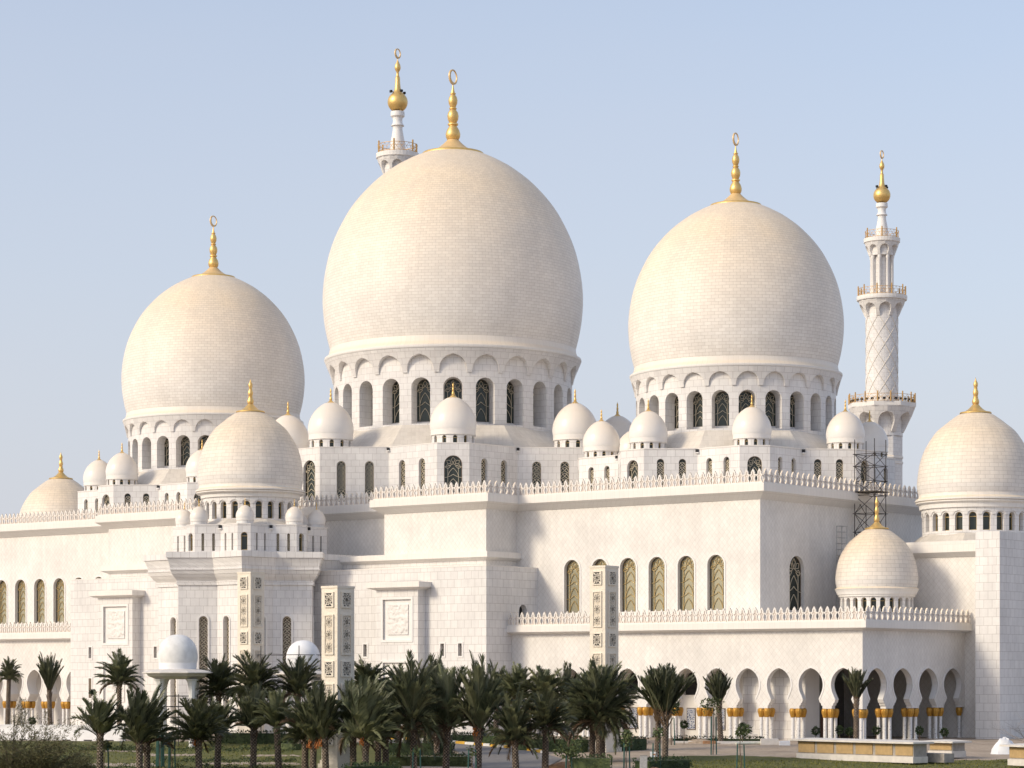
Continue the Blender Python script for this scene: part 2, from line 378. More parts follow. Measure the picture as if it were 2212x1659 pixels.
def cyl(cx, cy, rf, a0=0.0, rref=1.0, r_in=None):
    def P(s, z, d):
        r = rf(z); a = a0+s/rref
        r = r-d if r_in is None else r+(r_in-r)*min(1, d)
        return (cx+r*cos(a), cy+r*sin(a), z)
    return P
def facing(n, tol=-0.05, p=(0, 0)):
    q = (CAM[0]-p[0], CAM[1]-p[1]); l = sqrt(q[0]**2+q[1]**2); return (n[0]*q[0]+n[1]*q[1])/l > tol

# ---------------------------------------------------------------- windows (local x right, z up, outward = -y)
def bar(mb, pts, wd, mat, y0=-0.07, y1=0.0):
    for (x0, z0), (x1, z1) in zip(pts, pts[1:]):
        dx, dz = x1-x0, z1-z0; l = sqrt(dx*dx+dz*dz)
        if l < 1e-6: continue
        nx, nz = -dz/l*wd/2, dx/l*wd/2
        a, b, c, d = (x0+nx, z0+nz), (x1+nx, z1+nz), (x1-nx, z1-nz), (x0-nx, z0-nz)
        mb.face([(d[0], y0, d[1]), (c[0], y0, c[1]), (b[0], y0, b[1]), (a[0], y0, a[1])], mat)
        mb.face([(a[0], y0, a[1]), (b[0], y0, b[1]), (b[0], y1, b[1]), (a[0], y1, a[1])], mat)
        mb.face([(d[0], y1, d[1]), (c[0], y1, c[1]), (c[0], y0, c[1]), (d[0], y0, d[1])], mat)
def curve(p0, p1, p2, n=6):
    return [((1-t)**2*p0[0]+2*t*(1-t)*p1[0]+t*t*p2[0], (1-t)**2*p0[1]+2*t*(1-t)*p1[1]+t*t*p2[1]) for t in [i/n for i in range(n+1)]]
_wc = {}
def window_mesh(w, h, style):
    k = (round(w, 2), round(h, 2), style)
    if k in _wc: return _wc[k]
    mb = MB(); rows = arch(w, 0, h, 8)
    outline = [(-r, z) for z, r in rows]+[(r, z) for z, r in reversed(rows[:-1])]
    gl = {'big': 'glass', 'drum': 'glassdark', 'slim': 'glassdark', 'tall': 'frame', 'tiny': 'glassdark', 'bigdark': 'glassdark', 'plainf': 'glassdark'}[style]
    fr = {'big': 'frame', 'drum': 'frame', 'slim': 'frame', 'tall': 'frame', 'tiny': 'lattice', 'bigdark': 'frame', 'plainf': 'lattice'}[style]
    mb.face([(x, 0.06, z) for x, z in outline], gl, [(x, z) for x, z in outline])
    fw = min(0.07, w*0.07)
    bar(mb, [(x*(1-fw/w), z*(1-fw/h*0.5)) for x, z in outline]+[(outline[0][0]*(1-fw/w), 0)], fw, fr, -0.04, 0.06)
    la = {'big': 'lattice', 'drum': 'latticepale', 'slim': 'latticepale', 'tall': 'latticepale', 'tiny': 'lattice', 'bigdark': 'latticepale', 'plainf': 'lattice'}[style]
    if style in ('big', 'drum', 'bigdark'):
        b = 0.036*min(1.3, max(0.7, w/2)); ht = h-w*0.62
        for q in (-1, 1): bar(mb, [(q*0.3*w, 0), (q*0.3*w, ht-0.05*w)], b, la)
        nt_ = max(1, int(round(ht/(0.72*w)))); st = ht/nt_
        for i in range(nt_):
            z = i*st
            for q in (-1, 1):
                bar(mb, curve((q*0.5*w, z+st*0.98), (q*0.22*w, z+st*1.0), (0, z+st*1.28)), b, la)
                bar(mb, curve((q*0.3*w, z+0.02), (q*0.28*w, z+0.5*st), (0, z+0.86*st)), b, la)
        zc = h-w*0.55
        for s in (-1, 1):
            for e, q in ((0.46, 1.0), (0.62, 0.42), (0.72, -0.15)):
                a = pi/2*q*1.0 if q < 1 else pi/2
                if q == 1.0 and s < 0: continue
                tip = (s*cos(a)*0.46*w, zc+sin(a)*0.46*w)
                c1 = (s*cos(a+0.35)*0.34*w, zc+sin(a+0.35)*0.34*w); c2 = (s*cos(a-0.35)*0.34*w, zc+sin(a-0.35)*0.34*w)
                o_ = (s*cos(a)*0.14*w, zc+sin(a)*0.14*w)
                bar(mb, [o_, c1, tip], b, la); bar(mb, [o_, c2, tip], b, la)
    elif style in ('slim', 'tall'):
        b = (0.06 if w > 0.5 else 0.035) if style == 'slim' else 0.085; st = w*0.66; z = 0.05
        while z < h-w*0.45:
            for s in (-1, 1):
                bar(mb, curve((s*0.48*w, z), (s*0.15*w, z+0.10*st), (-s*0.28*w, z+0.95*st), 4), b, la)
                bar(mb, curve((s*0.48*w, z+0.2*st), (s*0.3*w, z+0.9*st), (0, z+1.0*st), 4), b*0.9, la)
            z += st
    else:
        bar(mb, [(-w/2, h-w*0.6), (w/2, h-w*0.6)], 0.07 if w > 0.6 else 0.05, la)
        if style == 'plainf': bar(mb, [(-w/2, 0.04), (w/2, 0.04)], 0.08, la)
    _wc[k] = mb.mesh('window', merge=False); return _wc[k]
def put_window(parent, P, s, zb, dep, th, w, h, style, off=(0, 0, 0), wscale=1.0):
    p = P(s, zb, dep)
    o = obj('window', window_mesh(w, h, style), parent, (p[0]-off[0], p[1]-off[1], p[2]-off[2]), th)
    if wscale != 1: o.scale = (wscale, 1, 1)
    return o

# ---------------------------------------------------------------- the mosque
MOSQUE = thing('mosque', 'vast white marble mosque with great onion domes, gilded finials and arcaded terraces', 'mosque')
OCT = rad(-50.5)
def gilded_finial(h, rb, crescent):     # z=0 at the flared skirt's rim
    mb = MB(); u = h/12.5 if not crescent else h/11.6; k = rb
    zf = (0.525 if crescent else 0.62)*rb
    prof = [(k*1.0, 0), (k*1.0, 0.05*k), (k*0.97, 0.09*k)]
    for i in range(1, 9):
        t = i/8; prof.append((k*(0.97-0.80*t**0.6), 0.09*k+(zf-0.09*k)*t**1.25))
    mats = ['gold', 'gold']+['goldpale' if crescent else 'gold']*8
    top = prof[-1][0]; H = h-zf; 
    sh = [(0.185, 0.0), (0.225, 0.035), (0.235, 0.08), (0.20, 0.135), (0.138, 0.18), (0.122, 0.2), (0.165, 0.208), (0.165, 0.228), (0.115, 0.236), (0.168, 0.29), (0.181, 0.339), (0.158, 0.385), (0.098, 0.425),
          (0.088, 0.432), (0.12, 0.438), (0.12, 0.45), (0.085, 0.458), (0.135, 0.515), (0.147, 0.561), (0.122, 0.605), (0.072, 0.64), (0.066, 0.646), (0.092, 0.651), (0.092, 0.661), (0.062, 0.668), (0.03, 0.73), (0.012, 0.80)] if crescent else [
          (0.20, 0.0), (0.225, 0.05), (0.226, 0.11), (0.19, 0.17), (0.15, 0.22), (0.14, 0.24), (0.16, 0.25), (0.16, 0.27), (0.125, 0.285), (0.165, 0.36), (0.178, 0.43), (0.15, 0.50), (0.11, 0.55),
          (0.105, 0.56), (0.12, 0.57), (0.12, 0.585), (0.10, 0.60), (0.135, 0.68), (0.145, 0.745), (0.12, 0.80), (0.07, 0.85), (0.03, 0.93), (0.0, 1.0)]
    for r, z in sh: prof.append((k*r, zf+H*z)); mats.append('gold')
    mb.lathe(prof, 28, 'gold', mats=mats)
    if crescent:
        zc = zf+H*0.892; R = H*0.108; a = rad(98); ex = (cos(a), sin(a)); th = 0.022*k
        n = 40; ny = (-ex[1], ex[0])
        def ring(r, ox, oz, side): return [(ex[0]*(ox+r*cos(q))+ny[0]*side, ex[1]*(ox+r*cos(q))+ny[1]*side, zc+oz+r*sin(q)) for q in [2*pi*i/n for i in range(n)]]
        o0, o1 = ring(R, 0, 0, -th), ring(R, 0, 0, th); i0, i1 = ring(R*0.78, R*0.11, R*0.08, -th), ring(R*0.78, R*0.11, R*0.08, th)
        for a_, b_ in ((o0, i0), (i0, i1), (i1, o1), (o1, o0)): mb.grid([a_, b_], 'goldpale', closed=True)
    return mb.mesh('finial', 35)
PROF_BIG = [(0.935, -0.02), (0.945, 0.01), (0.969, 0.104), (0.988, 0.209), (0.998, 0.313), (1.0, 0.38), (0.998, 0.44), (0.99, 0.522), (0.972, 0.627), (0.946, 0.731), (0.908, 0.836), (0.858, 0.94), (0.797, 1.045), (0.716, 1.149), (0.613, 1.254), (0.522, 1.327), (0.41, 1.40), (0.235, 1.48), (0.0, 1.53)]
PROF_MID = [(0.95, -0.02), (0.965, 0.0), (0.985, 0.08), (0.998, 0.16), (1.0, 0.22), (0.99, 0.33), (0.974, 0.45), (0.953, 0.565), (0.92, 0.68), (0.877, 0.795), (0.815, 0.91), (0.745, 1.02), (0.655, 1.135), (0.515, 1.25), (0.40, 1.34), (0.25, 1.43), (0.0, 1.48)]
def smooth_prof(p, n=4):
    out = []
    for i in range(len(p)-1):
        p0, p1, p2, p3 = p[max(0, i-1)], p[i], p[i+1], p[min(len(p)-1, i+2)]
        for j in range(n):
            t = j/n
            f = lambda a, b, c, d: 0.5*(2*b+(c-a)*t+(2*a-5*b+4*c-d)*t*t+(-a+3*b-3*c+d)*t**3)
            out.append((max(0, f(p0[0], p1[0], p2[0], p3[0])), f(p0[1], p1[1], p2[1], p3[1])))
    return out+[p[-1]]
def great_dome(cx, cy, R, zb, rd, z_ringtop, z_ringbot, z_apex, z_pend, z_wtop, z_sill, z_base, ww, wdep, fin_h, fin_r, tall):
    d = obj('great_dome', None, MOSQUE, (cx, cy, 0))
    mb = MB(); kz = 1.0+(0.45 if R > 14 else 0.35)/(1.472*R); pr = [(r*R, zb+t*R*kz) for r, t in smooth_prof(PROF_BIG)]
    mb.lathe(pr, 128, 'dome')
    d.data = None
    dm = obj('dome_shell', mb.mesh('dome_shell', 40), d)
    mb = MB(); h = z_ringtop-z_ringbot; ro = R*0.985
    ring = [(ro-0.10*h, z_ringbot), (ro-0.02*h, z_ringbot+0.06*h), (ro+0.06*h, z_ringbot+0.24*h), (ro+0.03*h, z_ringbot+0.42*h), (ro-0.18*h, z_ringbot+0.50*h), (ro-0.20*h, z_ringbot+0.56*h), (ro-0.40*h, z_ringbot+0.72*h), (ro-0.52*h, z_ringtop), (0.945*R, zb), (0.92*R, zb+0.02)]
    mb.lathe(ring, 128, 'trim'); obj('ring_moulding', mb.mesh('ring_moulding', 40), d)
    f = obj('finial', gilded_finial(fin_h, fin_r, True), d, (0, 0, zb+1.472*R*kz))
    return d
def great_drum(cx, cy, R, rd, z_ringbot, z_apex, z_pend, z_wtop, z_sill, z_base, ww, wdep):
    mb = MB(); n = 24; A = 2*pi/n; seg = A*rd
    P = cyl(cx, cy, lambda z: rd, OCT-A/2, rd)
    ops = [(seg*(i+0.5), arch(ww, z_sill, z_wtop)) for i in range(n)]
    wall(mb, P, 0, seg*n, z_base, z_ringbot, ops, 'ashlar', wdep, nsub=3)
    ro = R*0.985-0.03
    rf = lambda z: rd+0.14+(ro-rd-0.14)*min(1, max(0, (z-z_pend)/(z_ringbot-z_pend)))**1.3
    P2 = cyl(cx, cy, rf, OCT-A/2, rd, r_in=rd+0.01)
    aw = seg*0.42; rows = []
    for i in range(11):
        t = i/10; rows.append((z_pend+(z_apex-z_pend)*t, aw*(1-t**2.6)**0.62 if i < 10 else 0))
    wall(mb, P2, 0, seg*n, z_pend, z_ringbot, [(seg*(i+0.5), rows) for i in range(n)], 'ashlar', 1, nsub=3)
    d = obj('drum', mb.mesh('drum'), MOSQUE)
    for i in range(n):
        a = OCT+A*i
        if facing((cos(a), sin(a)), 0.03, (cx, cy)):
            r = rd-wdep
            obj('window', window_mesh(ww*0.93, z_wtop-z_sill-0.42, 'drum'), d, (cx+r*cos(a), cy+r*sin(a), z_sill+0.40), a+pi/2)
            m2 = MB(); m2.box(-ww/2, ww/2, -0.08, 0.1, 0, 0.40, 'ashlar'); 
            obj('window_sill', m2.mesh('window_sill'), d, (cx+r*cos(a), cy+r*sin(a), z_sill), a+pi/2)
    # inner dark lining so that nothing shines through
    return d
def star_pts(cx, cy, a, trunc):         # octagram outline, tips cut at radius trunc
    pts = []; Rt = a*sqrt(2); ri = a/cos(rad(22.5))
    for k in range(8):
        t = OCT+k*pi/4; c = Rt-trunc
        tx = (cos(t), sin(t)); ty = (-sin(t), cos(t))
        if trunc < Rt-1e-4: pts += [(tx[0]*trunc-ty[0]*c, tx[1]*trunc-ty[1]*c), (tx[0]*trunc+ty[0]*c, tx[1]*trunc+ty[1]*c)]
        else: pts += [(tx[0]*Rt, tx[1]*Rt)]
        q = t+pi/8; pts.append((ri*cos(q), ri*sin(q)))
    return [(cx+x, cy+y) for x, y in pts]
def star_base(cx, cy, a, trunc, z0, z1, big, slim, slim_top, big_top, zwin, style, name='star_base'):
    pts = star_pts(cx, cy, a, trunc); mb = MB(); wins = []; so = 0
    n = len(pts)
    for i in range(n):
        p, q = pts[i], pts[(i+1) % n]; l = sqrt((q[0]-p[0])**2+(q[1]-p[1])**2); th = atan2(q[1]-p[1], q[0]-p[0])
        kind = i % 3; P = plane(p[0], p[1], th); nn = (sin(th), -cos(th))
        if kind == 0: ops = [(l/2, arch(big, zwin, big_top))]; wl = [(l/2, big, big_top, style[0])]
        else:
            fr = (0.28, 0.69) if kind == 2 else (0.31, 0.72)
            ops = [(l*f, arch(slim, zwin, slim_top)) for f in fr]; wl = [(l*f, slim, slim_top, style[1]) for f in fr]
        wall(mb, P, 0, l, z0, z1, ops, 'ashlar', 0.42, uo=so); so += l
        if facing(nn, 0.02, p):
            for s, w_, zt, st in wl: wins.append((P, s, th, w_*0.98, zt, st))
    mb.face([(x, y, z1) for x, y in pts], 'roof')
    cop = [(x, y) for x, y in star_pts(cx, cy, a+0.05, trunc+0.05)]
    mb.grid([[(x, y, z1-0.02) for x, y in pts], [(x, y, z1-0.0) for x, y in cop], [(x, y, z1+0.10) for x, y in cop], [(x, y, z1+0.10) for x, y in pts]], 'trim', closed=True)
    o = obj(name, mb.mesh(name), MOSQUE)
    for P, s, th, w_, zt, st in wins: put_window(o, P, s, zwin, 0.40, th, w_, zt-zwin, st)
    return o
def skirt(cx, cy, r0, z0, r1, z1):
    mb = MB(); n = 8; a0 = OCT+pi/8
    P = lambda r, i, z: (cx+r*cos(a0+i*2*pi/n), cy+r*sin(a0+i*2*pi/n), z)
    l = sqrt((r0-r1)**2+(z0-z1)**2)
    for i in range(n):
        w0 = r0*2*sin(pi/n); w1 = r1*2*sin(pi/n)
        mb.face([P(r0, i, z0), P(r0, i+1, z0), P(r1, i+1, z1), P(r1, i, z1)], 'roof', [(-w0/2, 0), (w0/2, 0), (w1/2, l), (-w1/2, l)])
    obj('skirt_roof', mb.mesh('skirt_roof'), MOSQUE)
_sd = {}
def small_dome(x, y, z, s, windows=True, R=2.74, hd=1.2, nw=12):
    key = (round(s, 3), windows)
    if key not in _sd:
        mb = MB(); r = R*s
        pr = [(0.965, 0.0), (0.968, 0.22), (0.972, 0.225), (0.992, 0.33), (1.0, 0.45), (0.994, 0.56), (0.97, 0.70), (0.925, 0.86), (0.86, 1.0), (0.77, 1.16), (0.65, 1.31), (0.50, 1.45), (0.27, 1.60), (0.0, 1.67)]
        hd_ = hd*s if windows else 0.45*s*R
        zz = [(a*r, hd_+b*r) for a, b in pr[:3]]+[(a*r, hd_+b*r) for a, b in smooth_prof(pr[2:], 3)]
        mb.lathe(zz, 48, 'smooth')
        mb.lathe([(0.93*r, hd_-0.09*s), (0.985*r, hd_-0.06*s), (0.985*r, hd_+0.0), (0.965*r, hd_)], 48, 'trim')
        rd = 0.93*r
        if windows:
            A = 2*pi/nw; seg = A*rd; P = cyl(0, 0, lambda zq: rd, 0, rd)
            wall(mb, P, 0, seg*nw, -0.6*s, hd_-0.09*s, [(seg*(i+0.5), arch(0.52*s, 0.10*s, 1.06*s, 5)) for i in range(nw)], 'ashlar', 0.3*s, nsub=2)
        else: mb.lathe([(rd*1.0, -0.5*s), (rd*1.0, hd_)], 32, 'ashlar')
        _sd[key] = (mb.mesh('small_dome', 35), gilded_finial(1.95*s if windows else 0.95, 0.74*s if windows else 0.27, False), hd_, rd)
    me, fi, hd_, rd = _sd[key]
    o = obj('small_dome', me, MOSQUE, (x, y, z))
    obj('finial', fi, o, (0, 0, hd_+1.585*R*s))
    if windows:
        for i in range(nw):
            a = 2*pi*(i+0.5)/nw
            if facing((cos(a), sin(a)), 0.1, (x, y)):
                obj('window', window_mesh(0.52*s, 0.96*s, 'tiny'), o, ((rd-0.28*s)*cos(a), (rd-0.28*s)*sin(a), 0.10*s), a+pi/2)
    return o
# main dome and its two flanking domes
for (cx, R, zb, rd, zrt, zrb, zap, zpe, zwt, zsi, zba, ww, wd, fh, fr) in (
        (0.0, 16.34, 47.1, 14.98, 46.55, 45.5, 44.85, 42.7, 42.1, 36.55, 35.9, 2.35, 2.0, 10.9, 3.95),
        (42.2, 12.38, 41.75, 11.48, 41.35, 40.55, 40.05, 38.5, 38.0, 33.75, 33.2, 1.95, 1.6, 8.6, 3.0),
        (-42.2, 12.38, 41.75, 11.48, 41.35, 40.55, 40.05, 38.5, 38.0, 33.75, 33.2, 1.95, 1.6, 8.6, 3.0)):
    great_drum(cx, 0, R, rd, zrb, zap, zpe, zwt, zsi, zba, ww, wd)
    great_dome(cx, 0, R, zb, rd, zrt, zrb, zap, zpe, zwt, zsi, zba, ww, wd, fh, fr, True)
    if cx == 0:
        star_base(0, 0, 18.4, 24.15, 25.0, 33.3, 2.1, 1.05, 31.7, 31.9, 26.9, ('bigdark', 'slim'))
        skirt(0, 0, 19.4, 33.3, 15.9, 36.35); rt, zt, s = 20.7, 33.3, 1.0
    else:
        star_base(cx, 0, 14.0, 18.15, 25.0, 31.15, 1.6, 0.8, 30.1, 30.05, 26.6, ('bigdark', 'slim'))
        skirt(cx, 0, 14.8, 31.15, 12.3, 33.5); rt, zt, s = 15.5, 31.15, 0.785
    for k in range(8):
        a = OCT+k*pi/4
        small_dome(cx+rt*cos(a), rt*sin(a), zt+0.02, s)
# medium domes: mihrab tower, end pavilions, terrace
def mid_dome(cx, cy, R, zb, rd, z_drumtop, z_wtop, z_sill, z_base, ww, fin_h, fin_r, label=None, flare=False):
    d = obj('medium_dome', None, MOSQUE, (cx, cy, 0))
    mb = MB(); mb.lathe([(r*R, zb+t*R) for r, t in smooth_prof(PROF_MID)], 96, 'dome2'); obj('dome_shell', mb.mesh('dome_shell', 40), d)
    h = zb-z_drumtop; mb = MB()
    if not flare:
        ring = [(rd+0.02, z_drumtop-0.02), (rd+0.30, z_drumtop), (rd+0.34, z_drumtop+0.34*h), (R*0.99, z_drumtop+0.36*h), (R*1.02, z_drumtop+0.44*h), (R*1.02, z_drumtop+0.52*h), (R*1.00, z_drumtop+0.54*h), (R*1.035, z_drumtop+0.60*h), (R*1.035, z_drumtop+0.70*h), (R*1.01, z_drumtop+0.80*h), (R*0.975, z_drumtop+0.88*h), (R*0.97, zb+0.02*R), (R*0.95, zb+0.05*R)]
    else:
        ring = [(rd+0.02, z_drumtop-0.02), (rd+0.16, z_drumtop), (rd+0.18, z_drumtop+0.22*h), (R*0.955, z_drumtop+0.24*h), (R*0.955, z_drumtop+0.30*h), (R*1.01, z_drumtop+0.80*h), (R*1.02, z_drumtop+0.84*h), (R*1.005, z_drumtop+0.9*h), (R*0.97, zb), (R*0.95, zb+0.04*R)]
    mb.lathe(ring, 96, 'trim'); obj('ring_moulding', mb.mesh('ring_moulding', 35), d)
    obj('finial', gilded_finial(fin_h, fin_r, False), d, (0, 0, zb+1.43*R))
    mb = MB(); n = 24; A = 2*pi/n; seg = A*rd; P = cyl(0, 0, lambda z: rd, OCT-A/2, rd)
    wall(mb, P, 0, seg*n, z_base, z_drumtop, [(seg*(i+0.5), arch(ww, z_sill, z_wtop, 7)) for i in range(n)], 'ashlar', 0.55, nsub=2)
    if not flare:        # little hood mould over each window
        P2 = cyl(0, 0, lambda z: rd+0.10, OCT-A/2, rd, r_in=rd)
        rows = [(z_wtop-ww*0.35+t*(ww*0.35+0.16), (ww/2+0.12)*sqrt(max(0, 1-t**2)) if t < 1 else 0) for t in [i/6 for i in range(7)]]
        wall(mb, P2, 0, seg*n, z_wtop-ww*0.35, z_drumtop, [(seg*(i+0.5), rows) for i in range(n)], 'ashlar', 1, nsub=2)
    dr = obj('drum', mb.mesh('drum'), d)
    r = rd-0.5
    return d, dr, r, n, A
def fill_drum(dr, r, n, A, cx, cy, ww, h, zs):
    pass
for (cx, cy, R, zb, rd, zdt, zwt, zsi, zba, ww, fh, fr, fl) in (
        (0.0, -36.4, 6.03, 27.75, 5.34, 26.45, 25.95, 24.0, 23.6, 0.78, 3.9, 1.66, False),
        (72.9, 0.0, 6.25, 25.6, 5.7, 24.15, 23.65, 21.7, 21.2, 0.84, 3.95, 1.70, False),
        (-72.9, 0.0, 6.25, 25.6, 5.7, 24.15, 23.65, 21.7, 21.2, 0.84, 3.95, 1.70, False),
        (69.0, -14.4, 4.29, 15.45, 3.80, 14.5, 14.38, 12.7, 11.2, 0.60, 3.5, 1.26, True)):
    d, dr, r, n, A = mid_dome(cx, cy, R, zb, rd, zdt, zwt, zsi, zba, ww, fh, fr, flare=fl)
    for i in range(n):
        a = OCT+A*i
        if facing((cos(a), sin(a)), 0.05, (cx, cy)):
            obj('window', window_mesh(ww*0.98, zwt-zsi, 'plainf'), dr, (r*cos(a), r*sin(a), zsi), a+pi/2)
TW = (0.0, -36.4)
star_base(TW[0], TW[1], 6.7, 8.75, 19.9, 23.12, 0.72, 0.31, 22.2, 22.25, 20.25, ('plainf', 'slim'), 'tower_parapet')
skirt(TW[0], TW[1], 7.1, 23.12, 5.5, 23.95)
for k in range(8):
    a = OCT+k*pi/4; small_dome(TW[0]+7.54*cos(a), TW[1]+7.54*sin(a), 23.15, 0.375, windows=False)
# mihrab tower body: star plan, flared cornice
mb = MB(); pts = star_pts(TW[0], TW[1], 7.42, 99); n = len(pts); tw = []; so_ = 0
for i in range(n):
    p, q = pts[i], pts[(i+1) % n]; l = sqrt((q[0]-p[0])**2+(q[1]-p[1])**2); th = atan2(q[1]-p[1], q[0]-p[0])
    P = plane(p[0], p[1], th); fr = 0.36 if i % 2 == 1 else 0.64
    wall(mb, P, 0, l, -1.5, 16.42, [(l*fr, arch(0.95, 1.0, 12.9))], 'course', 0.55, uo=so_); so_ += l
    if facing((sin(th), -cos(th)), 0.02, p): tw.append((P, l*fr, th))
TOWER = obj('tower_wall', mb.mesh('tower_wall'), MOSQUE)
for P, s, th in tw:
    put_window(TOWER, P, s, 1.0, 0.52, th, 0.94, 11.9, 'tall')
    m2 = MB(); ro = arch(1.35, 0, 12.15, 9); ri = arch(1.02, 0, 11.97, 9)
    oo = [(-r, z) for z, r in ro]+[(r, z) for z, r in reversed(ro[:-1])]; ii = [(-r, z) for z, r in ri]+[(r, z) for z, r in reversed(ri[:-1])]
    for k in range(len(oo)-1):
        A, B, C_, D_ = oo[k], oo[k+1], ii[k+1], ii[k]
        m2.face([(x, -0.09, z) for x, z in (A, B, C_, D_)], 'plain'); m2.face([(A[0], 0.0, A[1]), (B[0], 0.0, B[1]), (B[0], -0.09, B[1]), (A[0], -0.09, A[1])], 'plain')
        m2.face([(C_[0], 0.0, C_[1]), (D_[0], 0.0, D_[1]), (D_[0], -0.09, D_[1]), (C_[0], -0.09, C_[1])], 'plain')
    p = P(s, 1.0, 0); obj('window_surround', m2.mesh('window_surround'), TOWER, p, th)
mb = MB(); rows = []
cav = [(16.38, 0.0), (16.40, 0.16), (16.82, 0.18), (16.84, 0.07), (17.05, 0.22), (17.3, 0.44), (17.65, 0.66), (18.05, 0.80), (18.07, 0.88), (18.22, 0.88), (18.24, 0.82), (18.8, 0.93), (19.38, 1.13), (19.40, 1.24), (20.05, 1.24)]
arcs = 0; uvr = []
for z, e in cav:
    pp = star_pts(TW[0], TW[1], 7.42+e, 99); rows.append([(x, y, z) for x, y in pp])
    per = [0.0]
    for j in range(len(pp)):
        a_, b_ = pp[j], pp[(j+1) % len(pp)]; per.append(per[-1]+sqrt((a_[0]-b_[0])**2+(a_[1]-b_[1])**2))
    uvr.append([(q, z) for q in per])
mb.grid(rows, 'course', closed=True, uvs=uvr); mb.face([(x, y, 20.05) for x, y in star_pts(TW[0], TW[1], 7.42+1.24, 99)], 'roof')
obj('flared_cornice', mb.mesh('flared_cornice'), MOSQUE)

# ---- prayer hall walls
def cornice_run(name, path, zt, zb, zs, e, mat='trim'):
    """projecting cornice along an open plan path; outward is to the right-hand side of travel reversed (computed by mitre)"""
    n = len(path)
    def off(dist):
        out = []
        for i in range(n):
            ds = []
            if i > 0: ds.append((path[i][0]-path[i-1][0], path[i][1]-path[i-1][1]))
            if i < n-1: ds.append((path[i+1][0]-path[i][0], path[i+1][1]-path[i][1]))
            ns = []
            for d in ds:
                l = sqrt(d[0]**2+d[1]**2); ns.append((d[1]/l, -d[0]/l))
            if len(ns) == 1: out.append((path[i][0]+ns[0][0]*dist, path[i][1]+ns[0][1]*dist))
            else:
                bx, by = ns[0][0]+ns[1][0], ns[0][1]+ns[1][1]; k = 2/(bx*bx+by*by) if bx*bx+by*by > 1e-9 else 1
                out.append((path[i][0]+bx*dist*k, path[i][1]+by*dist*k))
        return out
    per = [0.0]
    for a_, b_ in zip(path, path[1:]): per.append(per[-1]+sqrt((a_[0]-b_[0])**2+(a_[1]-b_[1])**2))
    mb = MB(); rows = []; uv = []; arc = 0
    for z, d in ((zs, 0.0), (zs+0.02, 0.10), (zb, e), (zt, e), (zt, -0.8)):
        rows.append([(x, y, z) for x, y in off(d)]); uv.append([(q, z) for q in per])
    uv[4] = [(q, zt+e) for q in per]
    for i in range(4):
        mb.grid(rows[i:i+2], mat, uvs=uv[i:i+2])
    for k in (0, n-1): mb.face([rows[i][k] for i in (0, 1, 2, 3, 4)], mat)
    return obj(name, mb.mesh(name), MOSQUE), off
def merlon_run(mb, p, q, z, pitch0, h, wide=1.0):
    d = (q[0]-p[0], q[1]-p[1]); l = sqrt(d[0]**2+d[1]**2); x = (d[0]/l, d[1]/l); nrm = (x[1], -x[0])
    n = max(1, int(round(l/pitch0))); pt = l/n; T = 0.075
    half = [(0.5, 0), (0.5, 0.05), (0.43, 0.10), (0.28, 0.32), (0.32, 0.44), (0.48, 0.55), (0.47, 0.60), (0.31, 0.64), (0.24, 0.67), (0.285, 0.74), (0.17, 0.87), (0.0, 1.0)]
    inner = [(0.30, 0.10), (0.30, 0.10), (0.27, 0.14), (0.13, 0.33), (0.16, 0.45), (0.30, 0.53), (0.29, 0.57), (0.18, 0.59), (0.08, 0.62), (0.10, 0.70), (0.07, 0.78), (0.0, 0.84)]
    for i in range(n):
        c = (p[0]+x[0]*pt*(i+.5), p[1]+x[1]*pt*(i+.5))
        Q = lambda a, b, t: (c[0]+x[0]*a*pt+nrm[0]*t, c[1]+x[1]*a*pt+nrm[1]*t, z+b*h)
        out = [(a, b) for a, b in half]+[(-a, b) for a, b in reversed(half[:-1])]
        inn = [(a, b) for a, b in inner]+[(-a, b) for a, b in reversed(inner[:-1])]
        m = len(out)
        for j in range(m):
            k = (j+1) % m
            mb.face([Q(*out[j], T), Q(*out[k], T), Q(*inn[k], T), Q(*inn[j], T)], 'trim')
            mb.face([Q(*inn[j], T), Q(*inn[k], T), Q(*inn[k], T-0.06), Q(*inn[j], T-0.06)], 'trim')
            mb.face([Q(*out[k], T), Q(*out[j], T), Q(*out[j], -T), Q(*out[k], -T)], 'trim')
        mb.face([Q(a, b, T-0.06) for a, b in inn], 'carvedshade' if 'carvedshade' in M else 'trim')
        mb.face([Q(a, b, -T) for a, b in reversed(out)], 'trim')
        s = 0.055; zc = 0.49
        mb.face([Q(-s, zc-s, T-0.02), Q(s, zc-s, T-0.02), Q(s, zc+s, T-0.02), Q(-s, zc+s, T-0.02)], 'trim')
M['carvedshade'] = simple('shaded carved recess', (0.60, 0.53, 0.48), 0.8, 0, 0.08, 4)  # shadow of the merlon recesses painted as a darker tone
V0, VP, UC, UP = -25.2, -30.6, 61.55, 29.85
WU = [37.48+3.73*i for i in range(6)]
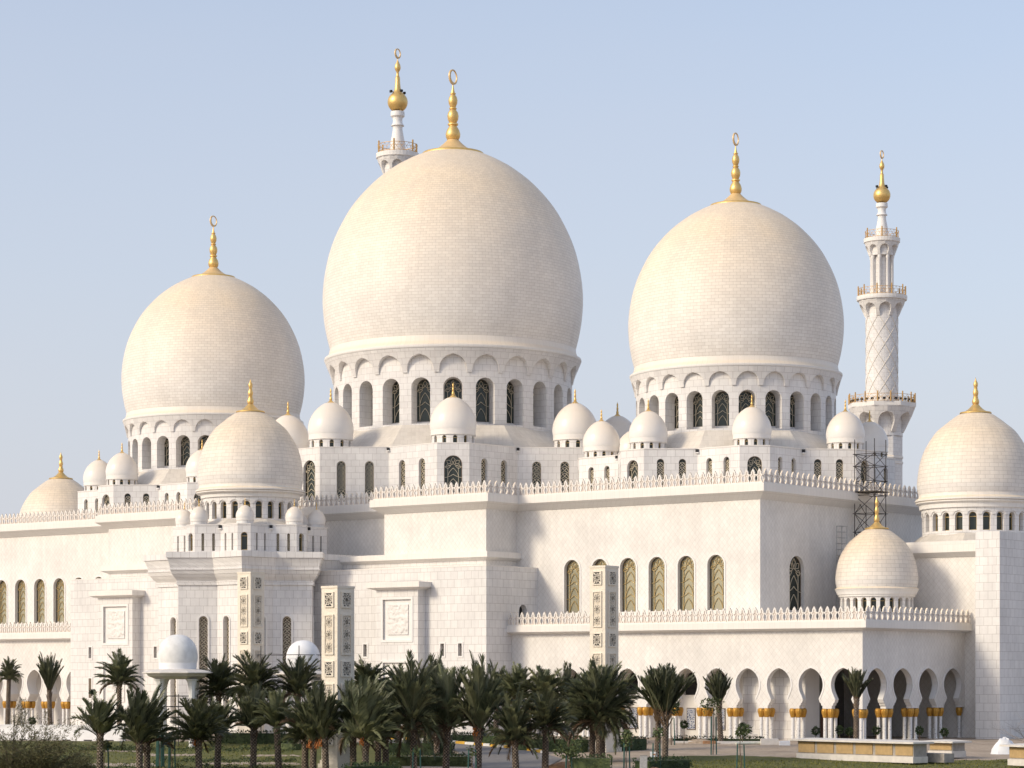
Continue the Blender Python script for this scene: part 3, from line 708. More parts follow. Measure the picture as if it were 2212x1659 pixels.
# main wall faces
def flat_wall(name, u0, u1, v, z0, z1, ops, mat, dep=0.45, uo=0.0, parent=None):
    mb = MB(); P = plane(u0, v, 0.0)
    wall(mb, P, 0, u1-u0, z0, z1, [(c-u0, r) for c, r in ops], mat, dep, uo=u0+uo)
    return obj(name, mb.mesh(name), parent or MOSQUE), P
def side_wall(name, u, v0, v1, z0, z1, ops, mat, dep=0.45, right=True):
    mb = MB()
    if right: P = plane(u, v0, pi/2); f = lambda v: v-v0
    else: P = plane(u, v1, -pi/2); f = lambda v: v1-v
    wall(mb, P, 0, v1-v0, z0, z1, [(f(c), r) for c, r in ops], mat, dep, uo=0.37)
    return obj(name, mb.mesh(name), MOSQUE), P
WZB, WZT = 13.15, 18.88
for sg in (1, -1):
    us = [sg*x for x in WU]
    a, b = (UP, UC) if sg > 0 else (-UC, -UP)
    o, P = flat_wall('main_wall', a, b, V0, 9.0, 24.5, [(x, arch(2.04, WZB, WZT)) for x in us], 'lozenge')
    for x in us:
        p = (x, V0+0.42, WZB); obj('window', window_mesh(2.02, WZT-WZB, 'big'), o, p, 0.0)
        m2 = MB(); ro = arch(2.42, 0, WZT-WZB+0.19, 9); ri = arch(2.06, 0, WZT-WZB+0.01, 9)
        oo = [(-r, z) for z, r in ro]+[(r, z) for z, r in reversed(ro[:-1])]; ii = [(-r, z) for z, r in ri]+[(r, z) for z, r in reversed(ri[:-1])]
        for k in range(len(oo)-1):
            A, B, C_, D_ = oo[k], oo[k+1], ii[k+1], ii[k]
            m2.face([(q[0], -0.07, q[1]) for q in (A, B, C_, D_)], 'plain'); m2.face([(A[0], 0, A[1]), (B[0], 0, B[1]), (B[0], -0.07, B[1]), (A[0], -0.07, A[1])], 'plain')
        obj('window_surround', m2.mesh('window_surround'), o, (x, V0, WZB), 0.0)
o, P = side_wall('end_wall', UC, V0, 25.2, 9.0, 24.5, [(-18.07, arch(2.9, WZB, WZT)), (12.0, [])], 'lozenge')
obj('window', window_mesh(2.86, WZT-WZB, 'bigdark'), o, (UC-0.42, -18.07, WZB), pi/2)
side_wall('end_wall', -UC, V0, 25.2, 0, 24.5, [], 'lozenge', right=False)
flat_wall('recess_wall', -15.2, 15.2, V0, 15, 24.5, [], 'lozenge')
for a, b in ((-UP, -15.2), (15.2, UP)):
    flat_wall('upper_bay_wall', a, b, VP, 18.9, 24.5, [], 'lozenge')
    side_wall('upper_bay_side', b, VP, V0, 15, 24.5, [], 'lozenge')
    side_wall('upper_bay_side', a, VP, V0, 15, 24.5, [], 'lozenge', right=False)
flat_wall('bay_wall', -UP, UP, VP, 15.0, 18.9, [], 'course')
mb = MB(); mb.face([(-UC, V0, 25.9), (UC, V0, 25.9), (UC, 25.2, 25.9), (-UC, 25.2, 25.9)], 'roof')
for a, b in ((-UP, -15.2), (15.2, UP)): mb.face([(a, VP, 25.9), (b, VP, 25.9), (b, V0, 25.9), (a, V0, 25.9)], 'roof')
mb.face([(UC, 25.2, 9), (-UC, 25.2, 9), (-UC, 25.2, 25.9), (UC, 25.2, 25.9)], 'lozenge')
mb.face([(-15.3, VP, 19.6), (15.3, VP, 19.6), (15.3, V0, 19.6), (-15.3, V0, 19.6)], 'roof')
obj('roof_deck', mb.mesh('roof_deck'), MOSQUE)
path = [(-UC, 25.2), (-UC, V0), (-UP, V0), (-UP, VP), (-15.2, VP), (-15.2, V0), (15.2, V0), (15.2, VP), (UP, VP), (UP, V0), (UC, V0), (UC, 25.2)]
o, off = cornice_run('upper_cornice', path, 26.02, 25.2, 24.45, 1.18)
mb = MB(); pp = off(0.85)
for i, (p, q) in enumerate(zip(pp, pp[1:])):
    if i in (0,): continue
    side = abs(p[0]-q[0]) < 0.01
    if side and q[1] > p[1] or not side or True:
        merlon_run(mb, p, q, 26.02, 1.07 if side else 0.775, 1.5)
obj('parapet', mb.mesh('parapet'), MOSQUE)
path = [(-UP, V0), (-UP, VP), (UP, VP), (UP, V0)]
cornice_run('band_cornice', path, 19.84, 19.22, 18.9, 0.72)
# lower block with carved-panel pilasters
UL, VL = 32.75, -34.2
slits = [(15.53, 8.45, 9.8), (26.66, 8.45, 9.8), (29.15, 8.45, 9.8), (pv(195, 1400, VL).x, 8.45, 9.8), (pv(336, 1400, VL).x, 8.45, 9.8), (pv(195, 1500, VL).x, 3.6, 6.0)]
g = {}
mb = MB(); P = plane(-UL, VL, 0.0)
wall(mb, P, 0, 2*UL, -1.5, 18.1, [(u+UL, rect(0.5, a, b)) for u, a, b in slits if a > 7], 'course', 0.5, uo=0.2)
LOW = obj('lower_wall', mb.mesh('lower_wall'), MOSQUE)
for u, a, b in slits:
    m2 = MB()
    if a > 7: m2.box(-0.25, 0.25, 0.40, 0.48, 0, b-a, 'frame')
    else: m2.box(-0.22, 0.22, -0.03, 0.05, 0, b-a, 'frame')
    for x0, x1, y0, y1 in ((-0.42, -0.25, -0.18, b-a+0.15), (0.25, 0.42, -0.18, b-a+0.15)): m2.box(x0, x1, -0.06, 0.04, y0, y1, 'plain')
    m2.box(-0.25, 0.25, -0.06, 0.04, b-a, b-a+0.15, 'plain'); m2.box(-0.25, 0.25, -0.06, 0.04, -0.18, 0, 'plain')
    obj('window', m2.mesh('slit_window'), LOW, (u, VL, a))
o, P = side_wall('lower_side_wall', UL, VL, V0, -1.5, 18.1, [(-27.8, arch(1.4, 11.6, 14.05))], 'course', 0.7)
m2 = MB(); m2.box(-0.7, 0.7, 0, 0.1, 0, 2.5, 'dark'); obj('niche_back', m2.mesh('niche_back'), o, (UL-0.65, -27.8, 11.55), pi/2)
side_wall('lower_side_wall', -UL, VL, V0, -1.5, 18.1, [], 'course', right=False)
mb = MB(); mb.face([(-UL, VL, 18.1), (UL, VL, 18.1), (UL, V0, 18.1), (-UL, V0, 18.1)], 'roof')
mb.box(-UL-0.03, UL+0.03, VL-0.03, VL+0.3, 18.04, 18.16, 'trim'); mb.box(UL-0.3, UL+0.03, VL+0.301, V0, 18.04, 18.16, 'trim'); mb.box(-UL-0.03, -UL+0.3, VL+0.301, V0, 18.04, 18.16, 'trim')
obj('ledge', mb.mesh('ledge'), MOSQUE)
for u0, u1 in ((18.3, 24.3), (-26.4, -20.4)):
    mb = MB(); c = (u0+u1)/2; vf = -35.5; hp = 2.02
    P = plane(u0, vf, 0); 
    wall(mb, P, 0, u1-u0, -1.5, 15.7, [(c-u0, [(2.6, hp), (7.75, hp), (7.75, 0), (10.25, 0), (10.25, hp), (14.65, hp), (14.65, 0)])], 'course', 0.22, uo=u0)
    for x, th, l in ((u1, pi/2, 1.3),): wall(mb, plane(x, vf, th), 0, l, -1.5, 15.7, [], 'course')
    wall(mb, plane(u0, VL, -pi/2), 0, 1.3, -1.5, 15.7, [], 'course')
    pil = obj('pilaster', mb.mesh('pilaster'), MOSQUE)
    for z0, z1 in ((10.25, 14.65), (2.6, 7.75)):
        m2 = MB(); m2.face([(-hp, 0.21, 0), (hp, 0.21, 0), (hp, 0.21, z1-z0), (-hp, 0.21, z1-z0)], 'plain')
        k = 0.55; m2.box(-hp+k, hp-k, 0.10, 0.20, k, z1-z0-k, 'relief')
        for a_, b_, c_, d_ in ((-hp-0.28, hp+0.28, -0.28, 0), (-hp-0.28, hp+0.28, z1-z0, z1-z0+0.28), (-hp-0.28, -hp, 0, z1-z0), (hp, hp+0.28, 0, z1-z0)): m2.box(a_, b_, -0.07, 0.05, c_, d_, 'plain')
        obj('carved_panel', m2.mesh('carved_panel'), pil, (c, vf, z0))
    cornice_run('pilaster_cornice', [(u0, VL), (u0, vf), (u1, vf), (u1, VL)], 16.53, 15.95, 15.68, 0.82)
# ---- arcaded terraces
VA, UA, ZT = -29.8, 76.25, 10.75
HS = [(3.05, 1.33), (3.35, 1.33), (3.37, 1.20), (3.62, 1.14), (3.64, 1.03), (3.90, 0.94), (3.96, 0.90), (4.2, 1.0), (4.5, 1.15), (4.8, 1.28), (5.1, 1.36), (5.4, 1.39), (5.7, 1.365), (6.0, 1.29), (6.3, 1.14), (6.55, 0.95), (6.75, 0.74), (6.92, 0.48), (7.02, 0.25), (7.09, 0.0)]
AU = [37.0+3.71*i for i in range(11)]
AVR = [-27.1, -21.9, -16.65, -11.45]
THK = 0.62
FLOOR = -0.15
def arcade(u0, u1, us, thk):
    mb = MB(); P = plane(u0, VA, 0.0)
    wall(mb, P, 0, u1-u0, 3.05, ZT, [(u-u0, HS) for u in us], 'lozenge', thk, uo=u0, reveal='plain', back=True)
    hood(mb, P, [u-u0 for u in us], 1.0)
    return obj('arcade_wall', mb.mesh('arcade_wall'), MOSQUE)
def hood(mb, P, cs, k):             # slightly proud moulding round each arch head
    for c in cs:
        rows = [(z, w_*k) for z, w_ in HS if z >= 3.96]
        for (za, wa), (zb, wb) in zip(rows, rows[1:]):
            for sg in (-1, 1):
                e = 0.17*k
                ua, ub = wa+e, wb+e; z2a, z2b = za+(0.12 if za > 6.5 else 0.0), zb+(0.17 if zb > 6.6 else 0.0)
                if wb < 1e-6: ub = 0.0
                mb.face([P(c+sg*wa, za, -0.05), P(c+sg*wb, zb, -0.05), P(c+sg*ub, z2b, -0.05), P(c+sg*ua, z2a, -0.05)], 'plain')
                mb.face([P(c+sg*ua, z2a, -0.05), P(c+sg*ub, z2b, -0.05), P(c+sg*ub, z2b, 0.02), P(c+sg*ua, z2a, 0.02)], 'plain')
arcade(UL, UA, AU, THK)
arcade(-UA, -UL, [-u for u in reversed(AU)], 1.5)
KR = 1.40
mb = MB(); P = plane(UA, VA, pi/2)
wall(mb, P, 0, 21.0, 3.05, ZT, [(v-VA, [(z, w_*KR) for z, w_ in HS]) for v in AVR], 'lozenge', THK, reveal='plain', back=True, uo=0.3); hood(mb, P, [v-VA for v in AVR], KR)
obj('arcade_wall', mb.mesh('arcade_wall'), MOSQUE)
# gallery behind the arches
mb = MB(); gw = []
P = plane(UL, V0-0.05, 0.0)
mb_ops = []
for i, u in enumerate(AU):
    if i in (7, 8): mb_ops.append((u-0.6-UL, []))
    elif i < 7: mb_ops.append((u+1.1-UL, [(4.3, 0.85), (5.4, 0.9), (6.1, 0.72), (6.5, 0.45), (6.75, 0.0)]))
wall(mb, P, 0, 68.6-UL, FLOOR-1.0, 9.5, mb_ops[:7], 'plain', 0.5)
# the two blind bays stand further forward
mb.face([(61.2, VA+1.9, FLOOR-1), (68.6, VA+1.9, FLOOR-1), (68.6, VA+1.9, 9), (61.2, VA+1.9, 9)], 'course')
mb.face([(68.6, VA+1.9, FLOOR-1), (68.6, V0, FLOOR-1), (68.6, V0, 9), (68.6, VA+1.9, 9)], 'plain'); mb.face([(61.2, V0, FLOOR-1), (61.2, VA+1.9, FLOOR-1), (61.2, VA+1.9, 9), (61.2, V0, 9)], 'plain')
# deep corner hall: its inner walls stand back at the prayer hall
M['inner'] = stone('shade-darkened hall lining', 1.0, 0.8, (0.21, 0.20, 0.19), (0.19, 0.18, 0.17), (0.15, 0.14, 0.13), 0.02)  # stone darkened in colour to paint in the hall's deep shade
mb_plain = mb; mb = MB()
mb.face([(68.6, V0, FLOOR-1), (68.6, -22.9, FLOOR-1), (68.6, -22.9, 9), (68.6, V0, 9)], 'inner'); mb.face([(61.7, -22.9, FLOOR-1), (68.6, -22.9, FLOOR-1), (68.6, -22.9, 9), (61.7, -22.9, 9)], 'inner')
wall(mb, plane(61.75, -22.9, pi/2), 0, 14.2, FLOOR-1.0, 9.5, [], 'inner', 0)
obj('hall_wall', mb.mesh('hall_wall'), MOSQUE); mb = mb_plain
obj('gallery_wall', mb.mesh('gallery_wall'), MOSQUE)
for c, r in mb_ops[:7]:
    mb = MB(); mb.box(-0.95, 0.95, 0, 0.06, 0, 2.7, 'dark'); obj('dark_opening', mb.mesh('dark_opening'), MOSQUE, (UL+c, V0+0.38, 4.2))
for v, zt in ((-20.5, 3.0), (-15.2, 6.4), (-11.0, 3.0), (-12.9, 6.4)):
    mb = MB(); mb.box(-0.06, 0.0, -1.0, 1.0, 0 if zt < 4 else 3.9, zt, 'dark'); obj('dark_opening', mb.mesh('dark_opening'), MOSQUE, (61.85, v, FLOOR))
for i in (1, 2, 3, 4, 5, 6):
    u = AU[i]+1.25; m2 = MB(); m2.box(-0.55, 0.55, -0.06, 0.04, 0, 2.3, 'frame'); m2.face([(-0.47, -0.065, 0.08), (0.47, -0.065, 0.08), (0.47, -0.065, 2.22), (-0.47, -0.065, 2.22)], 'tile')
    obj('tile_screen', m2.mesh('tile_screen'), MOSQUE, (u, V0-0.06, 0.65))
m2 = MB(); m2.box(-0.9, 0.9, -0.06, 0.04, 0, 3.0, 'door'); obj('door', m2.mesh('door'), MOSQUE, (68.66, V0+1.1, FLOOR), pi/2)
mb = MB()                            # ceiling, floor plinth, terrace roof
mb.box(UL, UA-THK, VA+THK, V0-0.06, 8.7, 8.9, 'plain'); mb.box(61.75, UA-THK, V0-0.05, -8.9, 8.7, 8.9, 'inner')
mb.box(-UA+THK, -UL, VA+THK, V0-0.06, 8.7, 8.9, 'plain')
obj('gallery_ceiling', mb.mesh('gallery_ceiling'), MOSQUE)
mb = MB(); mb.box(UL+0.01, UA+0.25, VA-0.25, V0+3, FLOOR-1.2, FLOOR, 'slab'); mb.box(61.6, UA+0.25, V0+3.01, -8.8, FLOOR-1.2, FLOOR, 'slab'); mb.box(-UA-0.25, -UL-0.01, VA-0.25, V0+3, FLOOR-1.2, FLOOR, 'slab')
obj('plinth', mb.mesh('plinth'), MOSQUE)
mb = MB(); mb.face([(UL, VA, 11.4), (UA, VA, 11.4), (UA, -8.8, 11.4), (UC, -8.8, 11.4), (UC, V0, 11.4), (UL, V0, 11.4)], 'roof'); mb.face([(-UA, VA, 11.4), (-UL, VA, 11.4), (-UL, V0, 11.4), (-UA, V0, 11.4)], 'roof')
obj('terrace_roof', mb.mesh('terrace_roof'), MOSQUE)
P = plane(-UA, V0-0.05, 0.0); mb = MB()
wall(mb, P, 0, UA-UL, FLOOR-1, 9.5, [(UA-u+0.9, [(4.3, 0.85), (5.4, 0.9), (6.1, 0.72), (6.5, 0.45), (6.75, 0.0)]) for u in AU[:7]], 'plain', 0.5)
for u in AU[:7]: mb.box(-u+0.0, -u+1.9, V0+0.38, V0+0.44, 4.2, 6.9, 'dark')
for u in AU[:4]: mb.box(-u+0.5, -u+1.7, V0-0.09, V0-0.055, FLOOR, 2.7, 'concrete')
obj('gallery_wall', mb.mesh('gallery_wall'), MOSQUE)
o, off = cornice_run('terrace_cornice', [(UL, VA), (UA, VA), (UA, -8.8)], 11.67, 11.0, 10.75, 0.88)
mb = MB(); pp = off(0.6)
merlon_run(mb, pp[0], pp[1], 11.67, 0.765, 1.5); merlon_run(mb, pp[1], pp[2], 11.67, 1.07, 1.5); obj('parapet', mb.mesh('parapet'), MOSQUE)
o, off = cornice_run('terrace_cornice', [(-UA, VA), (-UL, VA)], 11.67, 11.0, 10.75, 0.88)
mb = MB(); pp = off(0.6); merlon_run(mb, pp[0], pp[1], 11.67, 0.765, 1.5); obj('parapet', mb.mesh('parapet'), MOSQUE)
# columns with palm capitals
mb = MB(); mb.lathe([(0.24, 0), (0.24, 0.12), (0.175, 0.16), (0.175, 2.42)], 12, 'column', uref=0.175*2); COLM = mb.mesh('column', 40)
mb = MB(); prof = [(0.19, 0), (0.22, 0.05), (0.26, 0.22), (0.325, 0.46), (0.345, 0.66), (0.325, 0.82), (0.25, 0.94)]
for i in range(len(prof)-1):
    for j in range(24):
        P_ = lambda r, t, z, k: ((r*(1+0.07*(k % 2)))*cos(t), (r*(1+0.07*(k % 2)))*sin(t), z)
        t0, t1 = 2*pi*j/24, 2*pi*(j+1)/24
        mb.face([P_(prof[i][0], t0, prof[i][1], j), P_(prof[i][0], t1, prof[i][1], j+1), P_(prof[i+1][0], t1, prof[i+1][1], j+1), P_(prof[i+1][0], t0, prof[i+1][1], j)], 'goldcap')
CAPM = mb.mesh('capital')
def column(x, y):
    c = obj('column', COLM, MOSQUE, (x, y, FLOOR), random.random()*6); k = obj('capital', CAPM, c, (0, 0, 2.40)); c.scale = (1, 1, (3.05-FLOOR)/3.32); return c
piers = [UL+2.35]+[(a+b)/2 for a, b in zip(AU, AU[1:])]
for u in piers:
    for du in (-0.34, 0.34):
        for dv in (0.2, 1.05): column(u+du, VA+dv)
for v in [(a+b)/2 for a, b in zip(AVR, AVR[1:])]:
    for du in (0.28, 0.97):
        for dv in (-0.5, 0.5): column(UA-du, v+dv)
for du in (0.35, 0.97):
    for dv in (0.35, 0.97): column(UA-du, VA+dv)
column(UA-0.4, -9.3)
for u in piers[1:6]:
    for du in (-0.34, 0.34):
        for dv in (0.2, 1.05): column(-u+du, VA+dv)
for v in AVR[1:]:
    for dv in (-0.45, 0.45): column(69.4, v+3.5+dv)
# end pavilion block and pylon at the right
mb = MB()
P = plane(UC, -8.8, 0.0); wall(mb, P, 0, 79.2-UC, -1, 18.7, [], 'lozenge'); obj('pavilion_wall', mb.mesh('pavilion_wall'), MOSQUE)
cornice_run('pavilion_cornice', [(UC, -8.8), (79.3, -8.8)], 20.35, 19.2, 18.7, 0.9)
mb = MB(); mb.face([(UC, -8.8, 20.2), (79.3, -8.8, 20.2), (79.3, 9, 20.2), (UC, 9, 20.2)], 'roof'); obj('pavilion_roof', mb.mesh('pavilion_roof'), MOSQUE)
skirt(72.9, 0, 7.6, 20.2, 5.95, 21.4)
mb = MB(); wall(mb, plane(79.15, -12, 0), 0, 2.75, -1, 21.05, [], 'course'); wall(mb, plane(81.9, -12, pi/2), 0, 40, -1, 21.05, [], 'course'); wall(mb, plane(79.15, 28, -pi/2), 0, 40, -1, 21.05, [], 'course')
mb.face([(79.15, -12, 21.05), (81.9, -12, 21.05), (81.9, 28, 21.05), (79.15, 28, 21.05)], 'roof'); obj('pylon_wall', mb.mesh('pylon_wall'), MOSQUE)
# left end pavilion (its dome rises behind the parapet)
mb = MB(); mb.box(-79, -UC, -8.8, 9, -1, 20.2, 'lozenge'); obj('pavilion_wall', mb.mesh('pavilion_wall'), MOSQUE); skirt(-72.9, 0, 7.6, 20.2, 5.95, 21.4)
# roof-top spouts
for k in range(8):
    for cx, a, zt in ((0, 18.4, 33.3), (42.2, 14.0, 31.15), (-42.2, 14.0, 31.15), (None, 6.7, 23.12)):
        cy = 0
        if cx is None: cx, cy = TW
        t = OCT+pi/8+k*pi/4
        if not facing((cos(t), sin(t)), 0.1): continue
        r = a*1.082+0.12; m2 = MB(); m2.box(-0.14, 0.14, -0.16, 0.1, -0.25, 0.1, 'dark'); m2.box(-0.2, 0.2, -0.2, 0.1, -0.36, -0.25, 'plain'); obj('rain_spout', m2.mesh('rain_spout'), MOSQUE, (cx+r*cos(t), cy+r*sin(t), zt-0.1), t+pi/2)

# ---------------------------------------------------------------- minarets
def railing(R, z, h, nseg, post):
    mb = MB()
    P = lambda i: (R*cos(2*pi*i/nseg), R*sin(2*pi*i/nseg))
    for i in range(nseg):
        a, b = P(i), P(i+1)
        for zz, r in ((0.12, 0.05), (h*0.82, 0.05), (h*0.5, 0.03)): mb.tube((*a, z+zz), (*b, z+zz), r, 'bronze', 4)
        if i % post == 0: mb.tube((*a, z), (*a, z+h*1.12), 0.13, 'bronze', 6)
        m = ((a[0]+b[0])/2, (a[1]+b[1])/2)
        mb.tube((*a, z+0.1), (*b, z+h*0.8), 0.025, 'bronze', 4); mb.tube((*b, z+0.1), (*a, z+h*0.8), 0.025, 'bronze', 4)
    return mb.mesh('railing')
def corbel(mb, r0, z0, r1, z1, n, seg_r, a0):
    A = 2*pi/n; seg = A*r0
    rf = lambda z: r0+0.12+(r1-r0-0.12)*min(1, max(0, (z-z0)/(z1-z0)))**0.9
    P = cyl(0, 0, rf, a0-A/2, r0, r_in=r0)
    H = z1-z0; aw = seg*0.40
    rows = [(z0+H*0.78*t, aw*(0.86+0.35*t if t < 0.4 else sqrt(max(0, 1-((t-0.4)/0.6)**2)))) for t in [i/12 for i in range(12)]]+[(z0+H*0.78, 0.0)]
    wall(mb, P, 0, seg*n, z0, z1, [(seg*(i+.5), rows) for i in range(n)], 'ashlar', 1, nsub=2)
def minaret(label, pos, zoff):
    T = thing('minaret', label, 'minaret', (pos.x, pos.y, 0), 0, 'minarets of the mosque')
    z = lambda n_: 6.3+(1980-n_)*0.064+zoff      # level from the survey of the right-hand tower
    q = 0.064/2.371
    mb = MB(); N8 = 8; a0 = OCT
    mb.lathe([(3.9, 0), (3.9, z(1270))], 8, 'ashlar', a0=a0+pi/8)
    mb.lathe([(4.05, z(1345)), (4.05, z(1340)), (3.9, z(1338))], 8, 'trim', a0=a0+pi/8); mb.lathe([(3.95, z(1362)), (4.05, z(1360)), (4.05, z(1356)), (3.9, z(1354))], 8, 'trim', a0=a0+pi/8)
    obj('square_shaft', mb.mesh('lower_shaft'), T)
    mb = MB(); mb.lathe([(3.88, z(1280)), (3.88, z(1190))], 48, 'ashlar'); corbel(mb, 3.9, z(1270), 6.25, z(1196), 8, 3.9, a0)
    mb.lathe([(6.2, z(1197)), (6.45, z(1196)), (6.5, z(1185)), (6.5, z(1184)), (0.5, z(1184))], 8, 'trim', a0=a0+pi/8); obj('balcony', mb.mesh('balcony'), T)
    obj('railing', railing(6.2, z(1184), 1.7, 32, 2), T)
    mb = MB(); mb.lathe([(2.97, z(1190)), (2.97, z(930))], 48, 'ashlar')
    for k in range(8):
        for sg in (1, -1):
            pts = [(3.0*cos(a0+k*pi/4+sg*t*pi*1.1), 3.0*sin(a0+k*pi/4+sg*t*pi*1.1), z(1186)+(z(932)-z(1186))*t) for t in [i/30 for i in range(31)]]
            for p, q_ in zip(pts, pts[1:]): mb.tube(p, q_, 0.06, 'roof', 4)
    obj('round_shaft', mb.mesh('round_shaft', 35), T)
    mb = MB(); mb.lathe([(2.96, z(932)), (2.96, z(872))], 48, 'ashlar'); corbel(mb, 2.97, z(930), 4.45, z(881), 8, 2.97, a0)
    mb.lathe([(4.4, z(882)), (4.65, z(881)), (4.72, z(876)), (4.72, z(869)), (0.5, z(869))], 40, 'trim'); obj('balcony', mb.mesh('balcony'), T)
    obj('railing', railing(4.42, z(869), 1.75, 30, 3), T)
    mb = MB(); mb.lathe([(1.5, z(870)), (1.5, z(748))], 24, 'ashlar'); obj('lantern_core', mb.mesh('lantern_core', 35), T)
    mb = MB(); mb.lathe([(0.36, 0), (0.36, 0.25), (0.25, 0.3), (0.25, 7.0), (0.36, 7.2), (0.38, z(748)-z(870))], 10, 'plain'); cm = mb.mesh('column', 35)
    for k in range(8): obj('column', cm, T, (1.98*cos(a0+(k+.5)*pi/4), 1.98*sin(a0+(k+.5)*pi/4), z(870)))
    mb = MB(); mb.lathe([(0.5, z(750)), (2.24, z(750)), (2.24, z(701))], 48, 'ashlar'); corbel(mb, 2.25, z(750), 3.25, z(712), 8, 2.25, a0)
    mb.lathe([(3.2, z(713)), (3.38, z(711)), (3.4, z(700)), (3.2, z(699.4)), (0.4, z(699.4))], 40, 'trim'); obj('balcony', mb.mesh('balcony'), T)
    obj('railing', railing(3.12, z(699.4), 1.65, 24, 4), T)
    mb = MB(); L_ = [(42, 672), (36, 658), (29, 642), (28, 634), (32, 629), (38, 631), (38, 629.5), (30, 625), (27, 618), (30, 611), (41, 607), (41, 605.5), (40, 596), (38, 595.5)]
    mb.lathe([(1.25, z(700))]+[(r*q, z(y)) for r, y in L_], 28, 'plain'); obj('baluster', mb.mesh('baluster', 35), T)
    mb = MB(); zs = z(572); R = 59*q
    pr = [(R*cos(a), zs+R*sin(a)) for a in [rad(x) for x in range(-72, 62, 8)]]+[(22*q, z(545)), (17*q, z(535)), (14*q, z(522)), (13.5*q, z(511)), (11*q, z(510)), (8*q, z(505)), (7.5*q, z(498)), (12*q, z(495)), (17*q, z(490)), (18*q, z(486)), (15*q, z(480)), (8*q, z(474)), (3*q, z(469)), (1.5*q, z(464))]
    mb.lathe(pr, 28, 'gold')
    zc = z(452.5); Rr = 0.80; n = 32; a = rad(96); ex = (cos(a), sin(a)); ny = (-ex[1], ex[0]); th = 0.08
    rg = lambda r, o_, sd: [(ex[0]*(o_+r*cos(t))+ny[0]*sd, ex[1]*(o_+r*cos(t))+ny[1]*sd, zc+o_+r*sin(t)) for t in [2*pi*i/n for i in range(n)]]
    o0, o1, i0, i1 = rg(Rr, 0, -th), rg(Rr, 0, th), rg(Rr*0.74, Rr*0.1, -th), rg(Rr*0.74, Rr*0.1, th)
    for A_, B_ in ((o0, i0), (i0, i1), (i1, o1), (o1, o0)): mb.grid([A_, B_], 'goldpale', closed=True)
    obj('gilded_finial', mb.mesh('gilded_finial', 35), T)
    for k in range(4):
        t = OCT+rad(30)+k*pi/2; m2 = MB(); m2.box(-0.22, 0.22, -0.3, 0.0, 0, 0.35, 'dark'); m2.tube((0, 0, 0.17), (0, 0.9, 0.1), 0.06, 'bronze', 5)
        obj('floodlight', m2.mesh('floodlight'), T, (1.05*cos(t), 1.05*sin(t), z(550)), t+pi/2)
    m2 = MB(); m2.box(-0.27, 0.27, -0.1, 0.15, 0.35, 0.75, 'dark'); m2.tube((0, 0, 0), (0, 0, 0.4), 0.05, 'steel', 5); fl = m2.mesh('floodlight')
    for k in range(18):
        t = OCT+(k-8.5)*rad(11)
        obj('floodlight', fl, T, (5.8*cos(t), 5.8*sin(t), z(1184)), t+pi/2)
    return T
minaret('tall white minaret standing clear right of the right great dome, three gilded balconies', pd(1905, HZ, 470), 0.0)
minaret('minaret mostly hidden behind the main dome, only its top balcony and gold ball showing', pd(859, HZ, 395), 0.3)

